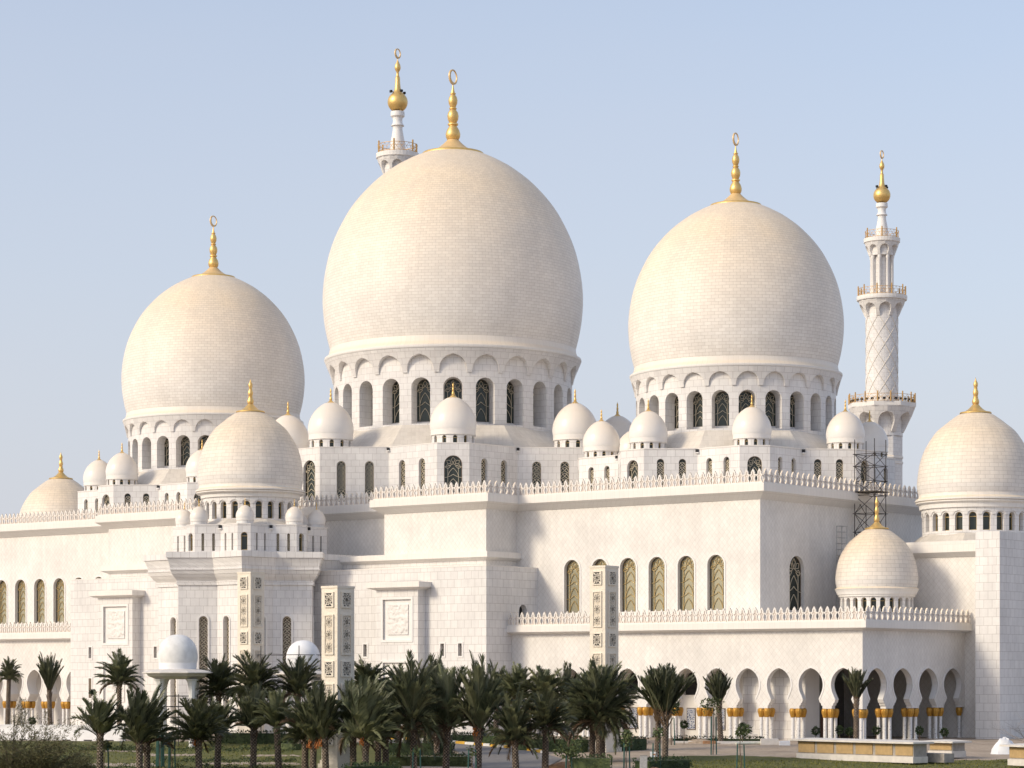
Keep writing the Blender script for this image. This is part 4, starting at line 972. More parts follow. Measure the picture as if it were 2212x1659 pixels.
# ---------------------------------------------------------------- carved light pylons in the garden
M['carvedrec'] = simple('shade-toned carved recess', (0.69, 0.615, 0.505), 0.9, 0, 0.10, 5)  # darker stone tone paints the recess shade into the panel backs
def obelisk(label, px, D, zt, su=1.74, sv=2.05, wd=1.0):
    p = pd(px, HZ, D); gz = tz_at(p)-0.3
    T = thing('carved_pylon', label, 'pylon', (p.x, p.y, gz), 0, 'carved stone light pylons in the garden'); h = zt-gz
    mb = MB(); mb.box(-su/2, su/2, -sv/2, sv/2, 0, h, 'carved'); mb.box(-su/2-0.04, su/2+0.04, -sv/2-0.04, sv/2+0.04, h-0.14, h+0.05, 'carved')
    obj('shaft', mb.mesh('shaft'), T)
    mb = MB(); mb.box(-su/2-0.22, su/2+0.22, -sv/2-0.22, sv/2+0.22, 0, 0.7, 'carved'); mb.box(-su/2-0.1, su/2+0.1, -sv/2-0.1, sv/2+0.1, 0.7, 1.0, 'carved'); obj('base', mb.mesh('base'), T)
    def panel(W, H, pierced):
        m = MB(); 
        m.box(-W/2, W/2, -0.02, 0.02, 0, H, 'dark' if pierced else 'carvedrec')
        f = 0.13*W; k = 'carved'
        for a, b, c, d in ((-W/2-f, W/2+f, -f, 0), (-W/2-f, W/2+f, H, H+f), (-W/2-f, -W/2, 0, H), (W/2, W/2+f, 0, H)): m.box(a, b, -0.10, 0.02, c, d, k)
        n = 1 if pierced else 3
        for j in range(n):
            zc = H*(j+.5)/n; R = min(W, H/n)/2
            for r, wd_ in ((0.24, 0.12), (0.62, 0.10)):
                pts = [(R*r*cos(t)*(1.0 if pierced else 1.2), zc+R*r*1.12*sin(t)) for t in [2*pi*i/16 for i in range(17)]]
                bar(m, pts, wd_*W, k, -0.07, 0)
            for i in range(8):
                a = 2*pi*i/8+pi/8
                bar(m, [(R*0.12*cos(a), zc+R*0.12*sin(a)), (R*0.45*cos(a+0.3), zc+R*0.5*sin(a+0.3)), (R*0.95*cos(a), zc+R*1.05*sin(a))], 0.085*W, k, -0.07, 0)
                bar(m, [(R*0.62*cos(a), zc+R*0.7*sin(a)), (R*1.0*cos(a+0.39), zc+R*1.1*sin(a+0.39))], 0.085*W, k, -0.07, 0)
        if pierced:
            for sx in (-1, 1):
                for sz in (-1, 1): bar(m, [(sx*W*0.28, H/2+sz*H*0.28), (sx*W*0.5, H/2+sz*H*0.5)], 0.14*W, k, -0.07, 0)
        return m.mesh('pierced_panel' if pierced else 'scroll_panel')
    pats = []; z = h-0.55
    while z > 1.6:
        pats.append((z-1.05, 1.05, True)); z -= 1.05+0.78
        if z-3.05 > 1.2: pats.append((z-3.05, 3.05, False)); z -= 3.05+0.72
        else: break
    for face_w, x, y, r in ((su, 0, -sv/2-0.02, 0.0), (sv, su/2+0.02, 0, pi/2)):
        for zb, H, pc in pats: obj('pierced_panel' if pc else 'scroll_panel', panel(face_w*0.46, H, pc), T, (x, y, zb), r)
    return T
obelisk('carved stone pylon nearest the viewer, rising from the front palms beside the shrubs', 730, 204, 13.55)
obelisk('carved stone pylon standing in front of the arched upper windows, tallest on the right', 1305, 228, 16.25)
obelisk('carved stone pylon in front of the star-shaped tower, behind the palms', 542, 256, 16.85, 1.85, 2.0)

# ---------------------------------------------------------------- domed garden kiosks and their scaffolds
def kiosk(label, px, D, ztop, R, dirty):
    p = pd(px, HZ, D); g = tz_at(p)-0.1
    T = thing('domed_kiosk', label, 'kiosk', (p.x, p.y, g), 0, 'small domed kiosks under construction'); zr = ztop-1.62*R-0.78-g; zz = ztop-g
    mb = MB(); r = R; zb = zz-1.42*R
    pr = [(0.95, 0), (0.985, 0.12), (1.0, 0.28), (0.985, 0.5), (0.93, 0.75), (0.84, 0.95), (0.7, 1.14), (0.5, 1.3), (0.28, 1.39), (0.0, 1.42)]
    mb.lathe([(a*r, zb+b*r) for a, b in smooth_prof(pr, 3)], 40, 'render' if dirty else 'white'); obj('dome', mb.mesh('dome', 40), T)
    mb = MB(); mb.lathe([(0.93*r, zb-0.62), (0.95*r, zb), (0.9*r, zb+0.02)], 40, 'white'); obj('drum', mb.mesh('drum', 40), T)
    zr = zb-0.6
    mb = MB(); a0 = OCT+pi/8
    mb.lathe([(0.85*r, zr+0.05), (1.55*r, zr-0.12), (1.85*r, zr-0.30), (1.85*r, zr-0.38), (1.6*r, zr-0.44), (1.55*r, zr-0.62), (1.15*r, zr-0.92), (0.6*r, zr-0.95)], 8, 'slab', a0=a0); obj('roof', mb.mesh('roof'), T)
    mb = MB(); q = 1.25*r/1.25
    mb.lathe([(0.30, 0), (0.30, zr-2.0), (0.34, zr-1.6), (0.46, zr-1.15), (0.62, zr-0.92)], 8, 'render'); cm = mb.mesh('column')
    for k in range(4): obj('column', cm, T, (1.12*r*cos(OCT+pi/4+k*pi/2), 1.12*r*sin(OCT+pi/4+k*pi/2), 0))
    return T
kiosk('grey-white domed kiosk with a wide eight-sided roof, standing among palms on the left', 384, 236, 10.2, 1.88, True)
kiosk('small bright white kiosk dome just left of the nearest carved pylon', 655, 251, 9.87, 1.72, False)
def scaffold(label, name, corners, z0, levels, mat='steel', r=0.05, brace=True, extra=None, top_ext=0.0, plank=None):
    c = Vector((sum(p[0] for p in corners)/len(corners), sum(p[1] for p in corners)/len(corners), z0))
    T = thing('scaffold', label, 'scaffold', tuple(c)); n = len(corners)
    L_ = lambda p, z: (p[0]-c.x, p[1]-c.y, z-z0)
    zt = levels[-1]
    for i, p in enumerate(corners):
        mb = MB(); mb.tube(L_(p, z0), L_(p, zt+(top_ext if not isinstance(top_ext, (list, tuple)) else top_ext[i])), r, mat); obj('standard', mb.mesh('standard'), T)
    for i in range(n):
        a, b = corners[i], corners[(i+1) % n]
        dx, dy = (b[0]-a[0])*0.09, (b[1]-a[1])*0.09
        for j, z in enumerate(levels):
            mb = MB(); mb2 = MB()
            mb.tube(L_((a[0]-dx, a[1]-dy), z), L_((b[0]+dx, b[1]+dy), z), r*0.85, mat, 5)
            if j and brace and i in (0, 1, 3):
                mb2.tube(L_(a, levels[j-1]), L_(b, z), r*0.8, mat, 5)
                obj('brace', mb2.mesh('brace'), T)
                mb2 = MB(); mb2.tube(L_(b, levels[j-1]), L_(a, z), r*0.8, mat, 5); obj('brace', mb2.mesh('brace'), T)
            obj('ledger', mb.mesh('ledger'), T)
    if plank:
        for z in plank:
            m = MB(); xs = [p[0]-c.x for p in corners]; ys = [p[1]-c.y for p in corners]; m.box(min(xs)-0.3, max(xs)+0.3, min(ys)-0.3, max(ys)+0.3, z-z0, z-z0+0.09, 'plank'); obj('platform', m.mesh('platform'), T)
    return T
uc, vc, s = 63.5, -6.2, 1.22
cs = [(uc-s, vc-s), (uc+s, vc-s), (uc+s, vc+s), (uc-s, vc+s)]
zl = lambda y: 6.3+(HZ-y)*271/F_
scaffold('tall dark steel scaffold tower rising past the parapet, right of the right great dome', 'scaffold', cs, 11.42, [zl(y) for y in (1300, 1265, 1228, 1190, 1150, 1110, 1071, 1040, 1008, 982)], plank=[zl(1064)], r=0.045, top_ext=[zl(948)-zl(980)]*4)
p = pu(1806, 1200, UC)
scaffold('slender pale scaffold mast against the shaded end wall, left of the terrace dome', 'scaffold', [(UC+0.35, p.y-0.45), (UC+0.95, p.y-0.45), (UC+0.95, p.y+0.65), (UC+0.35, p.y+0.65)], 11.42, [11.8+0.62*i for i in range(18)], mat='steelpale', r=0.03, brace=False)
p = pd(656, HZ, 251)
scaffold('dark scaffold frame round the bright white kiosk dome', 'scaffold', [(p.x-3.6, p.y-2.4), (p.x+1.6, p.y-2.4), (p.x+1.6, p.y+2.6), (p.x-3.6, p.y+2.6)], tz_at(p), [1.8, 3.6, 5.4, 7.0, 8.4], r=0.045, brace=False, top_ext=0.9)
p = pd(384, HZ, 236)
scaffold('dark scaffold grid under the roof of the grey-white kiosk', 'scaffold', [(p.x-1.9, p.y-0.9), (p.x+1.0, p.y-0.9), (p.x+1.0, p.y+1.6), (p.x-1.9, p.y+1.6)], tz_at(p), [0.4, 1.4, 2.4, 3.4, 4.4], r=0.04, brace=False, top_ext=0.2)

# ---------------------------------------------------------------- ground
def steps(a, b, s):
    n = max(1, int(math.ceil((b-a)/s))); return [a+(b-a)*i/n for i in range(n+1)]
xs = [-6000, -2500, -900, -300, -120]+steps(-75, 75, 2.5)+[120, 300, 900, 2500, 6000]; ds = [-4000, -1200, -300, 0, 80, 130]+steps(160, 300, 2.5)+[360, 500, 900, 2000, 5000, 12000]
mb = MB(); rows = []
rnd = random.Random(5)
for d in ds: rows.append([(*xd(x, d), tz(x, d)+(rnd.uniform(-0.03, 0.03) if 170 < d < 262 and abs(x) < 70 else 0)) for x in xs])
mb.grid(rows, 'sand'); tag(obj('ground', mb.mesh('ground', 60)), kind='structure')
def sheet(name, poly, dz, mat, nu=40, nv=6, wob=0.0, seed=1):
    """poly: two edges (far, near) as lists of image bearings; a strip lofted between them, draped on the terrain"""
    far, near = poly; mb = MB(); rows = []; rn = random.Random(seed)
    def at(edge, t):
        x = edge[0][0]+(edge[-1][0]-edge[0][0])*t
        for (x0, y0), (x1, y1) in zip(edge, edge[1:]):
            if (x0 <= x <= x1) or (x0 >= x >= x1): return x, y0+(y1-y0)*((x-x0)/(x1-x0) if x1 != x0 else 0)
        return edge[-1]
    fw = [rn.uniform(-wob, wob) for _ in range(nu+1)]; nw = [rn.uniform(-wob, wob) for _ in range(nu+1)]
    for j in range(nv+1):
        row = []
        for i in range(nu+1):
            t = i/nu; a, b = at(far, t), at(near, t); k = j/nv
            A, Da = pg(a[0], a[1]+fw[i]); B, Db = pg(b[0], b[1]+nw[i])
            D = Da+(Db-Da)*k; px = a[0]+(b[0]-a[0])*k
            X = (px-CX)/F_*D; row.append((*xd(X, D), tz(X, D)+dz))
        rows.append(row)
    mb.grid(rows, mat); return obj(name, mb.mesh(name, 60))
tag(sheet('lawn', ([(1440, 1634), (1600, 1633), (1800, 1641), (2120, 1643), (2300, 1636)], [(1380, 1700), (2350, 1700)]), 0.04, 'lawn', 50, 6, 0.8), kind='structure')
tag(sheet('lawn', ([(-60, 1601), (150, 1601.5), (640, 1603), (836, 1605)], [(-80, 1700), (900, 1700)]), 0.04, 'lawn', 50, 8, 0.6, 2), kind='structure')
tag(sheet('road', ([(836, 1597.5), (906, 1600.5), (967, 1605.5), (1046, 1612.5), (1106, 1618), (1169, 1627), (1215, 1640)], [(838, 1604), (985, 1622), (1021, 1660), (1075, 1700)]), 0.05, 'asphalt', 40, 8), kind='structure')
# kerb with yellow and white paint
kp = [(836, 1597), (870, 1598.3), (906, 1600), (967, 1605), (1046, 1612), (1106, 1617.5), (1150, 1623), (1191, 1632)]
T = None; pts = []
for (x0, y0), (x1, y1) in zip(kp, kp[1:]):
    for i in range(4): pts.append(pg(x0+(x1-x0)*i/4, y0+(y1-y0)*i/4)[0])
T = thing('kerb', 'kerb of alternating yellow and white blocks curving along the asphalt road', 'kerb', (pts[0].x, pts[0].y, tz_at(pts[0])))
for i, (a, b) in enumerate(zip(pts, pts[1:])):
    m = MB(); d = Vector((b.x-a.x, b.y-a.y, 0)); l = d.length; th = atan2(d.y, d.x); m.box(0.02, l-0.02, -0.15, 0.15, -0.2, 0.27, 'yellow' if i % 2 else 'whitepaint')
    obj('kerb_block', m.mesh('kerb_block'), T, (a.x-pts[0].x, a.y-pts[0].y, tz_at(a)-tz_at(pts[0])), th)

# ---------------------------------------------------------------- vegetation
def leafquad(mb, p, d, n, l, w_, mat):
    d = d.normalized(); s = d.cross(n)
    s = s.normalized()*w_ if s.length > 1e-5 else Vector((w_, 0, 0))
    a, b = p-s*0.5, p+s*0.5; c = p+d*l*0.55
    mb.face([a, b, c+s*0.55, p+d*l, c-s*0.55], mat, [(0, 0)]*5)
def palm_crown(seed, nf, el0, el1, droop, wind, ragged=0.0, bound=False):
    """crown of fronds about 1 m long, built round the origin; el0..el1 are the frond launch angles"""
    r = random.Random(seed); mb = MB(); wv = Vector((RV[0], RV[1], 0))*wind
    for i in range(nf):
        q = (i+0.5)/nf; az = i*2.39996+r.uniform(-.3, .3)
        el = rad(el0+(el1-el0)*q**0.85+r.uniform(-8, 8))
        ln = r.uniform(0.74, 1.16)
        dr = droop*r.uniform(0.6, 1.35)*(0.6+0.6*q)
        hd = Vector((cos(az), sin(az), 0)); pts = []; p = Vector((hd.x*0.03, hd.y*0.03, -0.10*q)); n = 11
        for k in range(n+1):
            t = k/n; e = el-dr*t**1.5
            pts.append(p.copy()); v = hd*cos(e)+Vector((0, 0, sin(e)))+wv*t*t
            p = p+v.normalized()*(ln/n)
        dead = (not bound and q > 0.94 and r.random() < 0.6)
        lm = 'deadfrond' if dead else 'palm'
        for k in range(n):
            a, b = pts[k], pts[k+1]; mb.tube(a, b, 0.012*(1-k/n)+0.003, 'frondrib' if k > 2 else 'deadfrond', 3, 0.012*(1-(k+1)/n)+0.003)
        m_ = n*6
        for k in range(int(n*0.9), m_+1):
            t = k/m_; f = t*n; j = min(n-1, int(f)); base = pts[j].lerp(pts[j+1], f-j); tan = (pts[j+1]-pts[j]).normalized()
            side = tan.cross(Vector((0, 0, 1)))
            if side.length < 0.08: side = tan.cross(hd)
            side.normalize(); upv = side.cross(tan).normalized()
            L_ = 0.30*(sin(pi*min(1, 0.22+0.72*t))**0.7)*r.uniform(0.75, 1.15)
            for sg in (-1, 1):
                if r.random() < ragged: continue
                d = tan*0.85+side*sg*(0.55 if not bound else 0.3)+upv*0.28+Vector((0, 0, -0.15))+Vector((r.gauss(0, .10), r.gauss(0, .10), r.gauss(0, .10)))+wv*0.6
                leafquad(mb, base, d, upv*0.6+side*sg*0.5, L_, 0.019, lm)
    for i in range(30):                 # old frond stubs below the crown
        az = r.uniform(0, 2*pi); z0 = -r.uniform(0.02, 0.34); d = Vector((cos(az), sin(az), 1.6+r.random()))
        p = Vector((cos(az)*0.07, sin(az)*0.07, z0)); mb.tube(p, p+d.normalized()*r.uniform(0.10, 0.22), 0.016, 'deadfrond', 3, 0.008)
    return mb.mesh('crown', merge=False)
M['frondrib'] = simple('frond midrib', (0.16, 0.15, 0.085), 0.5, 0, 0.2, 6)
CROWNS = {
    'plume': [palm_crown(11+i, 38+5*i, 88, 36-6*i, 0.75+0.12*i, 0.12+0.08*i, 0.12) for i in range(4)],
    'blown': [palm_crown(31+i, 34+5*i, 86, 34-6*i, 0.7+0.08*i, 0.6+0.12*i, 0.12) for i in range(4)],
    'round': [palm_crown(51+i, 48+5*i, 88, 14-6*i, 0.9+0.1*i, 0.15, 0.10) for i in range(4)],
    'bound': [palm_crown(71+i, 44, 88, 60, 0.35, 0.08, 0.25, True) for i in range(2)]}
EXT = {'plume': (0.72, 0.98), 'blown': (0.85, 0.93), 'round': (0.86, 0.98), 'bound': (0.48, 1.0)}
def trunk_mesh(h, r, seed):
    rr = random.Random(seed); mb = MB(); prof = []; z = 0.0
    prof.append((r*1.25, 0.0)); k = 0
    while z < h:
        t = z/h; e = r*(1.12-0.14*t)*(1+0.10*sm((t-0.85)/0.15))
        prof.append((e*0.90, z+0.01)); prof.append((e*1.08, min(h, z+0.2))); z += 0.23
    mb.lathe(prof, 14, 'trunk', uref=r*1.1, a0=rr.random()); return mb.mesh('trunk', 60)
ORD = ['first', 'second', 'third', 'fourth', 'fifth', 'sixth', 'seventh', 'eighth', 'ninth', 'tenth', 'eleventh', 'twelfth', 'thirteenth', 'fourteenth', 'fifteenth', 'sixteenth', 'seventeenth', 'eighteenth', 'nineteenth', 'twentieth']
PC = 0
def palm(xn, yb, yt, hw, D, kind, label, dates=0, r=0.25, lean=0.0):
    global PC
    k = 1/1.3562; px = xn*k; p = pd(px, HZ, D); gz = tz_at(p)-0.1; zc = pd(px, yb*k, D).z; H = (yb-yt)*k*D/F_; W = hw*k*D/F_
    T = thing('date_palm', label, 'palm tree', (p.x, p.y, gz), 0, 'date palms in the mosque garden')
    obj('trunk', trunk_mesh(zc-gz+0.15, r, PC), T)
    T.rotation_euler = (rad(1.6*sin(PC*2.3)), rad(2.2*sin(PC*1.7+1)), 0)
    cl = CROWNS[kind]; me = cl[PC % len(cl)]; PC += 1
    sx = 1.08*W/EXT[kind][0]; sz = 1.02*H/EXT[kind][1]
    obj('crown', me, T, (0, 0, zc-gz), PC*1.3 if kind != 'blown' else 0.0, (sx, sx, sz))
    for i in range(dates):
        a = OCT+rad((-50, 45, 5)[i]); m = MB(); rn = random.Random(i+PC)
        m.tube((0, 0, 0.25), (0.42*cos(a), 0.42*sin(a), 0.0), 0.03, 'dates', 4)
        for j in range(26):
            q = Vector((0.42*cos(a)+rn.gauss(0, 0.10), 0.42*sin(a)+rn.gauss(0, 0.10), -0.22+rn.uniform(-0.32, 0.22))); m.tube(q, q+Vector((rn.gauss(0, .03), rn.gauss(0, .03), -0.14)), 0.035, 'dates', 4)
        obj('date_cluster', m.mesh('date_cluster'), T, (0, 0, zc-gz))
    return T
front = [(292, 2149, 2035, 72, 196, 'blown', 0), (409, 2172, 2035, 70, 195, 'blown', 0), (431, 2168, 2018, 78, 199, 'blown', 0), (583, 2162, 2042, 68, 197, 'plume', 1), (637, 2146, 2050, 66, 202, 'blown', 0),
         (742, 2131, 2012, 58, 203, 'plume', 0), (817, 2124, 2025, 52, 200, 'plume', 0), (893, 2160, 2040, 60, 198, 'plume', 0), (916, 2168, 2022, 62, 196, 'plume', 2), (955, 2162, 2015, 58, 195, 'blown', 1),
         (1035, 2149, 2008, 64, 197, 'plume', 0), (1070, 2160, 1995, 80, 193, 'blown', 1), (1108, 2130, 1992, 66, 204, 'round', 0), (1130, 2150, 1998, 64, 199, 'plume', 0), (1213, 2110, 1925, 84, 196, 'round', 0),
         (1306, 2122, 1948, 72, 198, 'plume', 0), (1401, 2132, 1940, 74, 197, 'plume', 1), (1512, 2167, 2032, 66, 196, 'round', 0), (1597, 2126, 2020, 78, 197, 'round', 0)]
for i, (x, yb, yt, hw, D, kd, dt) in enumerate(front):
    st = {'blown': 'wind-blown', 'plume': 'upright', 'round': 'full-crowned'}[kd]
    palm(x, yb, yt, hw, D, kd, '%s date palm%s, %s from the left in the front row' % (st, ' hung with orange dates' if dt else '', ORD[i]), dt)
back = [(21, 1988, 1929, 26, 272, 'plume', 'date palm at the left edge before the white arcade, one frond arching right'), (148, 2026, 1926, 28, 270, 'bound', 'date palm with a tight upright crown standing before the left arcade'),
        (350, 1998, 1915, 58, 250, 'round', 'bushy date palm on the left whose crown hides a wall niche'),
        (640, 2025, 1925, 66, 238, 'round', 'tall date palm just right of the grey-white kiosk, back row'), (742, 2020, 1912, 70, 236, 'round', 'tall date palm before the carved pylon by the star-shaped tower, back row'),
        (874, 2030, 1920, 66, 236, 'round', 'tall date palm hiding the lower half of the white kiosk, back row'), (1080, 2012, 1932, 70, 238, 'round', 'tall date palm just right of the nearest carved pylon, back row'),
        (1165, 2030, 1950, 60, 240, 'round', 'date palm filling the gap behind the front row under the right pilaster'),
        (1248, 2120, 1945, 62, 228, 'round', 'date palm with a slim pale trunk rising from the low hedge, middle of the grove'), (1281, 2126, 1938, 76, 222, 'plume', 'date palm with a dark bunch of fruit beside the road end'),
        (1453, 2054, 1950, 62, 246, 'round', 'date palm on the lawn strip just left of the lower block corner, back row'), (1510, 2036, 1947, 66, 240, 'round', 'tall date palm behind the road kerb, back row'), (1597, 2048, 1954, 74, 238, 'round', 'tall date palm in the hedge left of the right-hand pylon, back row'),
        (1662, 2087, 1961, 50, 244, 'plume', 'slim date palm in front of the first blue tile screen'), (1735, 2100, 1958, 84, 215, 'round', 'left trunk of three date palms clumped before the right-hand pylon'), (1753, 2096, 1942, 90, 213, 'round', 'middle trunk of three date palms clumped before the right-hand pylon'),
        (1765, 2094, 1955, 86, 214, 'round', 'right trunk of three date palms clumped before the right-hand pylon'), (1809, 2058, 1968, 66, 244, 'round', 'date palm just right of the right-hand pylon with a drooping side frond'),
        (1925, 2085, 1970, 56, 212, 'bound', 'left of two thick date palms with bound crowns before the arcade'), (1948, 2090, 1964, 56, 210, 'bound', 'right of two thick date palms with bound crowns before the arcade'),
        (2112, 2062, 1977, 32, 243, 'bound', 'single date palm with a narrow bound crown before the arcade columns'), (2508, 2050, 1968, 30, 236, 'bound', 'lone date palm with a forked narrow crown behind the long planter')]
for x, yb, yt, hw, D, kd, lb in back: palm(x, yb, yt, hw, D, kd, lb, 0, 0.24)

def leaf_cloud(mb, pts_fn, n, l, w_, mat, seed):
    r = random.Random(seed)
    for _ in range(n):
        p, nn = pts_fn(r); d = (nn+Vector((r.gauss(0, .6), r.gauss(0, .6), r.gauss(0, .6)))).normalized()
        leafquad(mb, p, d, Vector((r.gauss(0, 1), r.gauss(0, 1), r.gauss(0, 1))), l*r.uniform(0.7, 1.3), w_, mat)
def hedge(label, a, b, h, dep, mat='hedge', seed=0, name='hedge', cat='hedge', group='clipped hedges in the garden', dens=26):
    A, Da = pg(*a); B, Db = pg(*b); d = Vector((B.x-A.x, B.y-A.y, 0)); l = d.length; th = atan2(d.y, d.x); g = min(tz_at(A), tz_at(B))
    mb = MB(); mb.box(0.15, l-0.15, -dep+0.15, -0.15, 0, h-0.12, mat)
    def f(r):
        k = r.random(); ar = l*h*2+l*dep+dep*h*2; k *= ar
        x, y, z = r.uniform(0, l), r.uniform(-dep, 0), r.uniform(0.02, h)
        if k < l*h: return Vector((x, -dep+r.gauss(0, .06), z)), Vector((0, -1, .3))
        if k < 2*l*h: return Vector((x, r.gauss(0, .06), z)), Vector((0, 1, .3))
        if k < 2*l*h+l*dep: return Vector((x, y, h+r.gauss(0, .07))), Vector((0, 0, 1))
        return Vector((0 if r.random() < .5 else l, y, z)), Vector((0, 0, 1))
    leaf_cloud(mb, f, int((l*h*2+l*dep)*dens), 0.16, 0.09, mat, seed)
    o = obj(name, mb.mesh(name, merge=False), None, (A.x, A.y, g-0.05), th); return tag(o, label, cat, group)
hedge('clipped dark green hedge in the left garden, behind the sixth front palm', (476, 1605), (640, 1607), 1.2, 1.6, seed=1)
hedge('long dark hedge before the lower wall at the grove centre, above the kerb', (830, 1595.5), (952, 1600), 0.95, 1.5, seed=2)
hedge('dark hedge continuing right of the grove behind the kerb', (962, 1601.5), (1125, 1609), 1.0, 1.6, seed=3)
hedge('thick hedge behind the right end of the kerb', (1132, 1619), (1276, 1624), 1.3, 1.8, seed=4)
hedge('dark hedge ending right of the three-trunk palm clump', (1304, 1622), (1376, 1618), 1.25, 1.6, seed=5)
hedge('rounded dark hedge in the centre foreground among palm trunks', (836, 1630), (982, 1631), 1.25, 1.4, seed=6)
hedge('low strip of dark shrubs along the foot of the arcade columns', (1456, 1599.5), (1651, 1601), 0.4, 1.2, seed=7)
hedge('low loose green shrubs below the three-trunk palm clump', (1232, 1668), (1320, 1668), 1.3, 2.0, 'shrub', 8)
hedge('low shrubs at the foot of the bound palms, near the small sign', (1366, 1668), (1458, 1664), 1.05, 1.8, 'hedge', 9)
hedge('grey-green loose shrubs in the centre foreground beside the road', (843, 1652), (1021, 1654), 0.95, 1.8, 'shrub', 10)
hedge('low dark shrubs at the base of the nearest carved pylon', (738, 1676), (850, 1674), 0.9, 1.6, 'hedge', 11)
hedge('grey-green shrub row right of the left garden hedge', (608, 1618), (656, 1620), 0.75, 1.3, 'shrub', 12)
# loose rows of ground cover on the left lawn
mb = MB(); rn = random.Random(3)
for (x0, x1, y, dn) in ((170, 640, 1621, 2600), (330, 640, 1646, 1700), (150, 330, 1618, 900), (150, 640, 1662, 1900), (0, 200, 1640, 900)):
    for _ in range(dn):
        px = rn.uniform(x0, x1); p, D = pg(px, y+rn.gauss(0, 2.2)); z = tz_at(p)
        hgt = 0.42*max(0.15, (0.5+0.5*sin(px*0.11+y)))*rn.random()
        leafquad(mb, Vector((p.x, p.y, z+hgt)), Vector((rn.gauss(0, 1), rn.gauss(0, 1), 0.8)), Vector((rn.gauss(0, 1), rn.gauss(0, 1), 1)), rn.uniform(0.10, 0.2), 0.07, 'shrub' if rn.random() < .6 else 'hedge')
tag(obj('ground_cover', mb.mesh('ground_cover', merge=False)), 'rows of low leafy planting across the left lawn', 'ground cover', kind='stuff')
for i, (x0, x1, y0, y1) in enumerate(((150, 330, 1650, 1657), (430, 640, 1648, 1653), (300, 420, 1630, 1634), (520, 640, 1632, 1635), (210, 300, 1622, 1625))):
    tag(sheet('soil_patch', ([(x0, y0), (x1, y0)], [(x0+8, y1), (x1+10, y1)]), 0.06, 'sand', 20, 2, 1.2, i+20), kind='structure')
# grass blades along lawn edges keep the turf from looking like a flat sheet
mb = MB(); rn = random.Random(8)
M['blade'] = leafmat('grass blades', (0.09, 0.105, 0.018), (0.17, 0.16, 0.038), 0.7, 1.2)
for _ in range(9000):
    right = rn.random() < 0.5
    px = rn.uniform(1440, 2230) if right else rn.uniform(-20, 660)
    py = rn.uniform(1644, 1675) if right else rn.uniform(1608, 1675)
    p, D = pg(px, py); z = tz_at(p)+0.03
    leafquad(mb, Vector((p.x, p.y, z)), Vector((rn.gauss(0, .5), rn.gauss(0, .5), 1)), Vector((rn.gauss(0, 1), rn.gauss(0, 1), 0)), rn.uniform(0.08, 0.2), 0.06, 'blade')
tag(obj('grass', mb.mesh('grass', merge=False)), 'short turf blades on the lawns either side of the road', 'grass', kind='stuff')
# wispy shrub, bottom left
def wispy(label, px, py, R, H, seed):
    p, D = pg(px, py); T = thing('feathery_shrub', label, 'shrub', (p.x, p.y, tz_at(p)-0.1), 0, 'feathery shrubs at the lower left'); r = random.Random(seed)
    mb = MB(); lf = MB()
    for i in range(34):
        a = r.uniform(0, 2*pi); t = r.uniform(0.1, 1); q = Vector((0, 0, 0)); d = Vector((cos(a)*t, sin(a)*t, r.uniform(0.7, 1.3))).normalized(); n = 9
        ln = H*r.uniform(0.75, 1.15)
        for k in range(n):
            s_ = q+d*ln/n; mb.tube(q, s_, 0.03*(1-k/n)+0.006, 'bark', 3); 
            for _ in range(34 if k > 1 else 10):
                b = q.lerp(s_, r.random())+Vector((r.gauss(0, .16), r.gauss(0, .16), r.gauss(0, .16)))
                leafquad(lf, b, d+Vector((r.gauss(0, .6), r.gauss(0, .6), r.gauss(0, .4))), Vector((r.gauss(0, 1), r.gauss(0, 1), r.gauss(0, 1))), r.uniform(0.12, 0.26), 0.035, 'wisp')
            q = s_; d = (d+Vector((cos(a)*0.12*R/H+r.gauss(0, .12), sin(a)*0.12*R/H+r.gauss(0, .12), -0.07+r.gauss(0, .05)))).normalized()
    obj('branches', mb.mesh('branches', merge=False), T); obj('foliage', lf.mesh('foliage', merge=False), T); return T
wispy('large feathery olive shrub filling the bottom left corner', 20, 1690, 2.8, 5.6, 1)
wispy('feathery olive shrub right of the corner shrub, before the white wall', 100, 1690, 2.6, 4.9, 2)
wispy('small feathery shrub at the foot of the first front palm', 160, 1684, 1.6, 2.0, 3)
# staked saplings
def sapling(label, px, ytop, ybase, crown_r, nst, D=None, leaf='shrub', hst=0.6, dens=260):
    base, Dg = pg(px, ybase); D = D or Dg; z0 = tz_at(base); zt = pd(px, ytop, Dg).z; h = zt-z0; k = crown_r
    T = thing('sapling', label, 'sapling', (base.x, base.y, z0-0.05), 0, 'staked young trees'); r = random.Random(int(px)); 
    mb = MB(); q = Vector((0, 0, 0))
    for i in range(5):
        s_ = Vector((r.gauss(0, .04), r.gauss(0, .04), h*(i+1)/5*0.9)); mb.tube(q, s_, 0.05-0.006*i, 'bark', 5); q = s_
    obj('trunk', mb.mesh('trunk'), T); lf = MB()
    cl = [Vector((r.gauss(0, k*.5), r.gauss(0, k*.5), h-k*r.uniform(0.3, 1.6))) for _ in range(7)]
    def f(rr):
        c = rr.choice(cl); v = Vector((rr.gauss(0, 1), rr.gauss(0, 1), rr.gauss(0, 1))).normalized(); return c+v*k*0.55*rr.random()**0.4, v
    leaf_cloud(lf, f, dens, 0.2, 0.11, leaf, int(px)); obj('crown', lf.mesh('crown', merge=False), T)
    for i in range(nst):
        a = 2*pi*i/max(1, nst)+0.6; m = MB(); m.tube((0.32*cos(a), 0.32*sin(a), 0), (0.26*cos(a), 0.26*sin(a), h*hst), 0.055, 'stake', 6); obj('stake', m.mesh('stake'), T)
    return T
